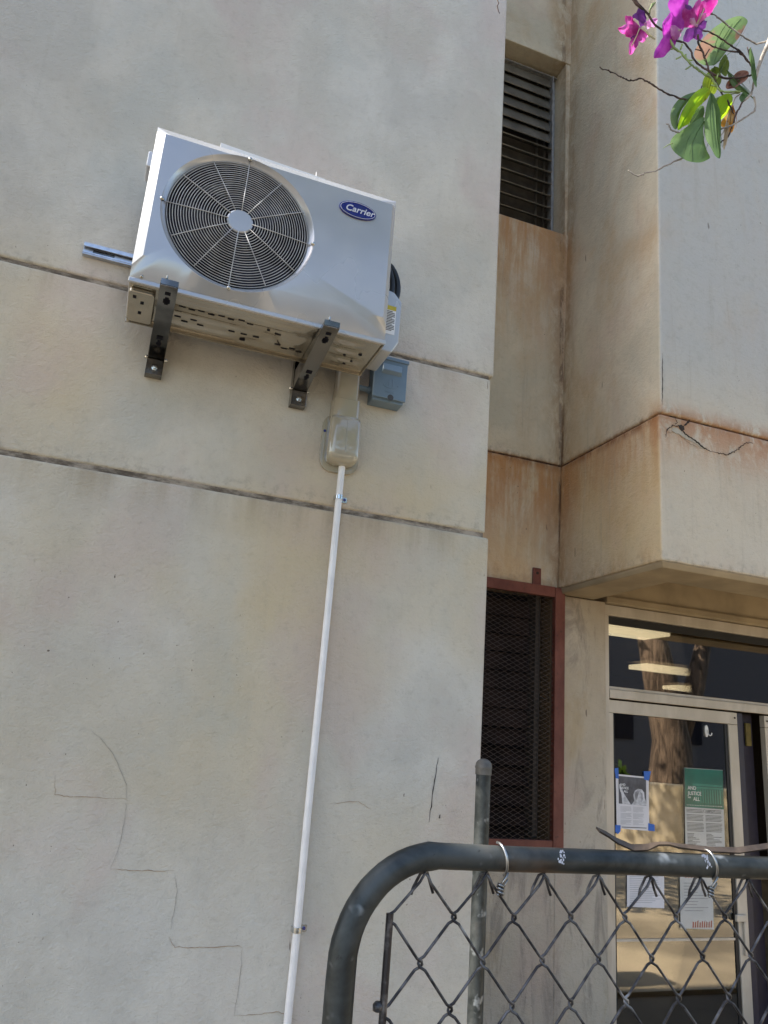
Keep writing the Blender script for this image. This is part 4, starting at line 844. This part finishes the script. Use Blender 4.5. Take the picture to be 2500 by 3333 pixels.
def leaf(outline, mid, mt, d0=0, fold=30, tilt=0, curl=0, label=None, slope=None):
    """outline: closed list of (u,v); mid: midrib from base to tip. Faces run from the midrib to the rim; the rim drops by fold."""
    n = len(outline); b = MB(); RN = 5; k_mid = len(mid)
    if slope is None: slope = {'leaf_bright': .7, 'leaf_olive': .45, 'leaf_pale': -.35, 'leaf_orange': .5, 'leaf_dark': .1}.get(mt, -.3)
    sl_ = lambda u, v: slope * .6 * ((u - mid[0][0]) + (v - mid[0][1]))
    def near(q):
        best = None
        for i in range(k_mid - 1):
            ax, ay = mid[i]; bx_, by = mid[i + 1]; L2 = (bx_ - ax) ** 2 + (by - ay) ** 2
            t_ = max(0, min(1, ((q[0] - ax) * (bx_ - ax) + (q[1] - ay) * (by - ay)) / L2)); c_ = (ax + (bx_ - ax) * t_, ay + (by - ay) * t_)
            dd = math.hypot(q[0] - c_[0], q[1] - c_[1])
            if best is None or dd < best[0]: best = (dd, c_, (i + t_) / (k_mid - 1))
        return best
    # smooth outline
    S = []
    for i in range(n):
        p0, p1, p2, p3 = outline[i - 1], outline[i], outline[(i + 1) % n], outline[(i + 2) % n]
        for k in range(4):
            t_ = k / 4; S.append(tuple(.5 * (2 * p1[q] + (p2[q] - p0[q]) * t_ + (2 * p0[q] - 5 * p1[q] + 4 * p2[q] - p3[q]) * t_ ** 2 + (3 * p1[q] - p0[q] - 3 * p2[q] + p3[q]) * t_ ** 3) for q in (0, 1)))
    m_ = len(S); dmax = max(near(q)[0] for q in S) or 1
    for r in range(RN + 1):
        for q in S:
            dd, c_, tt = near(q); f_ = r / RN
            u, v = c_[0] + (q[0] - c_[0]) * f_, c_[1] + (q[1] - c_[1]) * f_
            side = 1 if (q[0] - c_[0]) * (mid[-1][1] - mid[0][1]) - (q[1] - c_[1]) * (mid[-1][0] - mid[0][0]) > 0 else -1
            w_ = dd * f_ / dmax
            d = d0 + fold * (w_ ** 1.5) + tilt * side * w_ + curl * tt ** 2 + 4 * math.sin(tt * 14 + side) * w_
            b.v.append(T(u, v, d + sl_(u, v)))
    for r in range(RN):
        for k in range(m_): b.f.append((r * m_ + k, r * m_ + (k + 1) % m_, (r + 1) * m_ + (k + 1) % m_, (r + 1) * m_ + k))
    o = b.build('leaf', mt, ot, smooth=True)
    o.data.update(); bm = bmesh.new(); bm.from_mesh(o.data); bmesh.ops.remove_doubles(bm, verts=bm.verts, dist=1e-6); bm.to_mesh(o.data); bm.free()
    if label: o['label'] = label
    v_ = MB(); v_.tube([T(a[0], a[1], d0 - 3 + sl_(*a) + curl * (i / (k_mid - 1)) ** 2) for i, a in enumerate(mid)], [.0007, .0003], 5)
    base = mid[0]; tip = mid[-1]; L_ = math.hypot(tip[0] - base[0], tip[1] - base[1]); ang = math.atan2(tip[1] - base[1], tip[0] - base[0])
    for s_ in (-1, 1):
        for sp_ in (.16, .34):
            pts = [];
            for i in range(6):
                t_ = i / 5 * .86; off = s_ * sp_ * dmax * 1.5 * math.sin(min(1, t_ * 1.4) * PI / 1.6)
                pu, pv_ = base[0] + (tip[0] - base[0]) * t_ - math.sin(ang) * off, base[1] + (tip[1] - base[1]) * t_ + math.cos(ang) * off
                pts.append(T(pu, pv_, d0 - 4 + sl_(pu, pv_) + fold * (sp_ * 1.1) ** 1.5 + tilt * s_ * -sp_ + curl * t_ ** 2))
            v_.tube(pts, [.00045, .0002], 4)
    v_.build('vein', mt, o)
    return o
leaf([(1140, 612), (1060, 585), (1008, 500), (1000, 420), (1040, 340), (1110, 250), (1200, 165), (1310, 100), (1400, 75), (1460, 85), (1505, 140), (1480, 200), (1430, 290), (1370, 370), (1290, 450), (1230, 530), (1180, 590)],
     [(1145, 608), (1180, 500), (1250, 370), (1340, 230), (1440, 110)], 'leaf_pale', 45, 40, 10, 20, 'large pale green leaf with brown edge')
leaf([(770, 1275), (790, 1150), (830, 1060), (890, 970), (950, 910), (1010, 882), (1060, 890), (1080, 920), (1060, 970), (1020, 1010), (960, 1070), (920, 1140), (890, 1200), (830, 1240)],
     [(785, 1262), (850, 1130), (940, 1010), (1050, 910)], 'leaf_bright', -10, 25, 15, 0, 'sunlit yellow green leaf')
leaf([(770, 1250), (730, 1200), (716, 1110), (740, 1030), (790, 960), (860, 910), (930, 888), (980, 885), (900, 960), (830, 1050), (795, 1140)],
     [(775, 1240), (770, 1110), (830, 1000), (960, 890)], 'leaf_dark', 30, 30, 0, 10)
leaf([(905, 1200), (930, 1120), (960, 1060), (1010, 1010), (1060, 985), (1070, 1060), (1040, 1140), (1000, 1200), (940, 1230)], [(915, 1205), (980, 1110), (1055, 1000)], 'leaf_green', 75, 15, 0, 0)
leaf([(1035, 1140), (950, 1175), (850, 1240), (770, 1290), (735, 1340), (730, 1400), (755, 1470), (800, 1530), (860, 1585), (930, 1612), (990, 1612), (1050, 1585), (1070, 1560), (1040, 1490), (1020, 1400), (1015, 1300), (1030, 1200)],
     [(1030, 1190), (960, 1300), (900, 1430), (900, 1590)], 'leaf_green', -6, 30, -18, 20, 'broad dusty green leaf hanging at the bottom')
leaf([(1085, 925), (1120, 940), (1150, 1010), (1175, 1110), (1178, 1230), (1160, 1350), (1145, 1460), (1138, 1560), (1120, 1622), (1085, 1600), (1050, 1500), (1020, 1400), (1015, 1290), (1022, 1180), (1040, 1070), (1065, 980)],
     [(1092, 930), (1110, 1150), (1105, 1400), (1115, 1600)], 'leaf_green', -28, 45, 20, 0, 'narrow folded green leaf hanging edge on')
leaf([(1140, 640), (1090, 680), (1050, 740), (1042, 810), (1065, 860), (1110, 885), (1150, 870), (1190, 850), (1220, 790), (1250, 740), (1240, 680), (1200, 630)], [(1150, 630), (1130, 760), (1110, 870)], 'leaf_olive', 30, 30, 0, 0)
leaf([(1180, 640), (1200, 580), (1240, 528), (1262, 560), (1290, 590), (1300, 640), (1285, 700), (1250, 710), (1210, 690)], [(1200, 690), (1230, 620), (1270, 560)], 'leaf_olive', 24, 20, 0, 0, 'small leaf with red brown tip')
leaf([(1250, 685), (1300, 745), (1370, 800), (1440, 840), (1510, 925), (1532, 960), (1470, 915), (1400, 890), (1340, 860), (1290, 800)], [(1250, 690), (1370, 830), (1530, 950)], 'leaf_dark', -10, 20, 10, 0)
leaf([(1475, 470), (1500, 500), (1515, 600), (1520, 700), (1515, 800), (1505, 900), (1490, 890), (1470, 800), (1470, 680), (1462, 560)], [(1478, 480), (1495, 680), (1500, 890)], 'leaf_green', -16, 12, 8, 0)
leaf([(1262, 850), (1270, 790), (1320, 740), (1370, 690), (1430, 672), (1475, 690), (1470, 740), (1440, 790), (1380, 830), (1320, 860)], [(1268, 850), (1350, 770), (1465, 690)], 'leaf_brown', 26, -20, 0, 0, 'curled brown leaf')
leaf([(1150, 1000), (1200, 950), (1260, 930), (1310, 950), (1318, 1010), (1290, 1070), (1250, 1120), (1200, 1165), (1175, 1170), (1165, 1090)], [(1180, 1160), (1230, 1050), (1290, 950)], 'leaf_bright', 26, 20, 0, 0)
leaf([(1150, 990), (1160, 960), (1190, 945), (1212, 960), (1205, 1020), (1170, 1060)], [(1165, 1050), (1195, 955)], 'leaf_dark', 20, 12, 0, 0)
leaf([(1320, 1010), (1350, 1040), (1375, 1110), (1380, 1170), (1365, 1230), (1340, 1245), (1290, 1220), (1240, 1200), (1230, 1160), (1270, 1100)], [(1330, 1020), (1320, 1120), (1350, 1235)], 'leaf_orange', 34, 20, 0, 0, 'withered orange leaf')
leaf([(1270, 1180), (1290, 1220), (1285, 1290), (1260, 1370), (1235, 1440), (1222, 1478), (1216, 1440), (1228, 1370), (1240, 1290), (1255, 1220)], [(1275, 1190), (1255, 1330), (1222, 1470)], 'leaf_dry', 22, 14, 0, 0, 'dry straw coloured leaf')
leaf([(1410, 905), (1450, 900), (1465, 930), (1440, 970), (1400, 1000), (1385, 960)], [(1420, 905), (1400, 990)], 'leaf_green', 10, 8, 0, 0)

def petal(par, base, tip, width, mt, d=0, dt=0, ruff=.12, seed=0, neck=.25):
    rnd = random.Random(seed * 7 + 1); NL, NWd = 12, 8; b = MB()
    ax, ay = base; bx_, by = tip; L_ = math.hypot(bx_ - ax, by - ay); ux, uy = (bx_ - ax) / L_, (by - ay) / L_; ph = rnd.uniform(0, 6); bend = rnd.uniform(-.12, .12)
    for i in range(NL + 1):
        t_ = i / NL; w_ = width * (neck * (1 - t_) * .8 + (1 - neck * .3) * (math.sin(PI * min(1, t_ ** 1.25)) ** .75 if t_ < 1 else 0) + .05)
        for j in range(NWd + 1):
            s_ = j / NWd * 2 - 1; e = 1 + ruff * math.sin(t_ * 15 + ph + s_ * 2) * abs(s_)
            u = ax + ux * L_ * t_ - uy * w_ / 2 * s_ * e - uy * L_ * bend * math.sin(PI * t_); v = ay + uy * L_ * t_ + ux * w_ / 2 * s_ * e + ux * L_ * bend * math.sin(PI * t_)
            b.v.append(T(u, v, d + .38 * ((u - ax) + (v - ay)) + dt * t_ ** 1.3 + 22 * s_ * s_ * t_ + ruff * 60 * math.sin(t_ * 11 + ph + s_ * 3) * abs(s_) * t_))
    for i in range(NL):
        for j in range(NWd): b.f.append((i * (NWd + 1) + j, i * (NWd + 1) + j + 1, (i + 1) * (NWd + 1) + j + 1, (i + 1) * (NWd + 1) + j))
    return b.build('petal', mt, par, smooth=True)
def flower(c, d, petals, sta=()):
    f_ = MB().tube([T(c[0] + 4, c[1] - 6, d + 14), T(c[0], c[1], d), T(c[0] - 4, c[1] + 6, d - 6)], [.0012, .0022, .0014], 8).build('flower', 'petal_pale', ot, smooth=True)
    for k, (tip, w_, mt, dt) in enumerate(petals): petal(f_, c, tip, w_, mt, d, dt, seed=int(c[0]) + k)
    for (u, v) in sta: MB().tube([T(c[0], c[1], d - 4), T((c[0] + u) / 2 + 6, (c[1] + v) / 2 - 4, d - 20), T(u, v, d - 26)], [.0006, .0005, .0009], 5).build('stamen', 'cream', f_, smooth=True)
    return f_
flower((400, 270), 0, [((165, 325), 75, 'petal_pink', -20), ((240, 195), 90, 'petal_pink', 10), ((250, 365), 90, 'petal_pink', -25), ((325, 490), 80, 'petal_pink', 5), ((460, 370), 110, 'petal_pink', -15), ((370, 420), 95, 'petal_dark', 8), ((520, 290), 60, 'petal_pale', 20), ((300, 210), 60, 'cream', 16)],
       ((495, 380), (525, 395), (545, 400), (470, 330), (315, 460)))
flower((800, 300), -10, [((730, -60), 210, 'petal', 25), ((530, 575), 120, 'petal', -30), ((590, 290), 230, 'petal', -10), ((700, 380), 130, 'petal_pale', -35), ((860, 60), 120, 'petal_dark', 45), ((660, 180), 120, 'petal', 20), ((630, 450), 70, 'petal_dark', 25)],
       ((650, 330), (640, 345), (620, 320)))
flower((965, 235), 20, [((800, 130), 150, 'petal_pink', 5), ((790, 70), 90, 'petal_dark', 30), ((1085, 170), 90, 'petal_dark', 10), ((1060, 120), 70, 'petal_pale', -10), ((1030, 340), 110, 'petal_dark', -14), ((850, 360), 90, 'petal_dark', 20), ((1180, -30), 130, 'petal_pink', 10), ((975, 20), 120, 'petal_pink', -5), ((880, 200), 60, 'petal_pale', -20)],
       ((1000, 60), (1030, 80), (900, 150)))
flower((470, 200), 45, [((330, 150), 110, 'petal_dark', 10), ((380, 90), 100, 'petal_dark', 0), ((610, 125), 70, 'petal_pale', 15), ((540, 200), 60, 'petal_pale', -10)], ())
MB().tube([T(330, -60, 20), T(380, 20, 20), T(440, 75, 18), T(490, 130, 10), T(520, 190, 8), T(560, 240, 10), T(640, 290, 14), T(740, 330, 16), T(790, 350, 8)], [.0030, .0024, .0016, .0014, .0013, .0014, .0013, .0012], 7).build('twig', 'barkdark', ot, smooth=True)
MB().tube([T(500, 130, 10), T(505, 80, 6), T(530, 40, 2), T(555, 20, 0)], [.0010, .0011, .0022, .0008], 7).build('bud', 'greenstem', ot, smooth=True)
MB().tube([T(-1020, -60, 0), T(-985, 30, 0), T(-1000, 55, 0), T(-985, 110, 0), T(-975, 128, 0)], [.0014, .0007, .0009, .0006, .0005], 6).build('twig', 'barkdark', ot, smooth=True)
MB().tube([T(-1020, -60, 0), T(-900, -420, 60), (.9, .1, 1.9), (1.9, -.4, 1.9), (2.2, -.9, 1.9)], [.0014, .003, .012, .03, .05], 7).build('branch', 'bark', ot, smooth=True)
def crown(name, blobs, n, size, par, seed, mt='crown'):
    rnd = random.Random(seed); b = MB()
    for _ in range(n):
        c, r = rnd.choice(blobs)
        while True:
            p = Vector((rnd.uniform(-1, 1), rnd.uniform(-1, 1), rnd.uniform(-1, 1)))
            if .25 < p.length < 1: break
        p = Vector(c) + Vector((p.x * r[0], p.y * r[1], p.z * r[2])); a = Vector((rnd.gauss(0, 1), rnd.gauss(0, 1), rnd.gauss(0, .5))).normalized(); q = a.orthogonal().normalized(); q.rotate(Matrix.Rotation(rnd.uniform(0, 6), 3, a)); s_ = size * rnd.uniform(.7, 1.3)
        k = len(b.v); b.v += [p - a * s_, p + q * s_ * .6, p + a * s_, p - q * s_ * .6]; b.f.append((k, k + 1, k + 2, k + 3))
    return b.build(name, mt, par)
crown('crown', [((2.0, -1.6, 2.9), (1.3, 1.0, .8)), ((3.2, -1.4, 2.6), (1.0, 1.0, .9)), ((2.4, -2.2, 3.5), (1.4, 1.2, .8)), ((3.9, -3.2, 4.4), (1.3, 1.3, .7)), ((5.0, -1.8, 4.6), (1.2, 1.2, .6)), ((4.4, -2.6, 5.0), (1.5, 1.5, .5)), ((1.2, .1, 4.3), (1.1, .9, .6))], 4200, .085, ot, 3)  # far clumps are out of view, added to dapple the yard with shade
# unseen tree added at the left to shade the gate and wall foot
t2 = thing('added_shade_tree', (-4.6, .2, -EYE), 'leafy tree added unseen left of the view to cast shade', 'tree')
MB().tube([(-4.6, .2, -EYE), (-4.5, .2, .6), (-4.2, .3, 2.0)], [.2, .16, .1], 14).build('trunk', 'barktrunk', t2, smooth=True)
crown('crown', [((-3.6, .6, 2.9), (1.4, 1.3, .9)), ((-4.6, .2, 3.1), (1.3, 1.3, .9)), ((-4.4, -1.4, 3.3), (1.8, 1.5, 1.1)), ((-3.0, -1.0, 3.9), (1.6, 1.4, .8))], 6500, .11, t2, 5)
# old tree and low wall across the yard, seen only as reflections in the door glass
t3 = thing('old_tree', (10.0, -4.1, -EYE), 'thick forked old tree across the yard, mirrored in the door glass', 'tree')
MB().tube([(10.0, -4.1, -EYE), (10.0, -4.1, -.5), (10.05, -4.1, .35), (9.85, -4.1, 1.4), (9.5, -4.1, 3.0)], [.75, .42, .34, .31, .22], 16).tube([(10.15, -4.1, .45), (10.55, -4.05, 1.3), (10.95, -4.0, 2.7)], [.26, .19, .13], 12).build('trunk', 'barktrunk', t3, smooth=True)
crown('crown', [((9.4, -4.4, 4.6), (2.2, 2, 1.2)), ((11.3, -4.1, 4.8), (2, 1.6, 1.2))], 1600, .14, t3, 6)
t_ = NT('garden_wall'); M['gwall'] = t_.fin(t_.mix(t_.ramp(t_.noise(2.5, 5, .6), .35, .7), (.58, .47, .30), (.74, .62, .44)), .85)
hg = thing('added_hedge', (8.5, -4.6, -EYE), 'dark shrubs added behind the low wall to break up the dark reflection in the door glass', 'added_hedge')  # added shrubs; their ragged dark stands for shadow mirrored in the glass
crown('foliage', [((5.6, -7.9, -.3), (1.2, .7, .9)), ((7.3, -6.3, -.4), (1.0, .6, .7)), ((8.6, -4.6, -.35), (.8, .5, .45)), ((11.6, -1.6, -.1), (1.2, .6, 1.0)), ((6.6, -7.4, .9), (1.3, .7, .8))], 2200, .11, hg, 9)
gw = thing('garden_wall', (9, -4, -EYE), 'low sunlit plaster wall across the yard, mirrored in the door glass', 'wall')
plan_prism([(4.5, -8), (4.8, -8.2), (13.2, 1.0), (13, 1.2)], [(4.5, -8), (4.8, -8.2), (13.2, 1.0), (13, 1.2)], -EYE, -.36).build('wall_panel', 'gwall', gw, bevel=.03)
nb = thing('neighbour_building', (14, -16, -EYE), 'plain grey block building far across the yard', 'building')
MB().box(2, 30, -22, -14, -EYE, 4.2).build('wall_panel', mat('neighbour_wall', (.07, .07, .08), .8), nb)
b = MB()
for k in range(9): b.box(4 + k * 2.8, 5.6 + k * 2.8, -13.98, -13.95, .6, 2.0)
b.build('window', 'dark', nb)

# ---------------------------------------------------------------- lift everything so the ground lies at z = 0
for o in list(sc.objects):
    if o.parent is None and o.type in ('MESH', 'EMPTY'): o.location.z += EYE
base_of = {}
for o in sc.objects:                       # parts keep their meshes relative to the thing's base
    if o.parent is not None:
        pw = Vector(o.parent['_w']); o.matrix_parent_inverse = Matrix.Identity(4); o.location = Vector(o['_w']) - pw
for o in sc.objects:
    if '_w' in o: del o['_w']
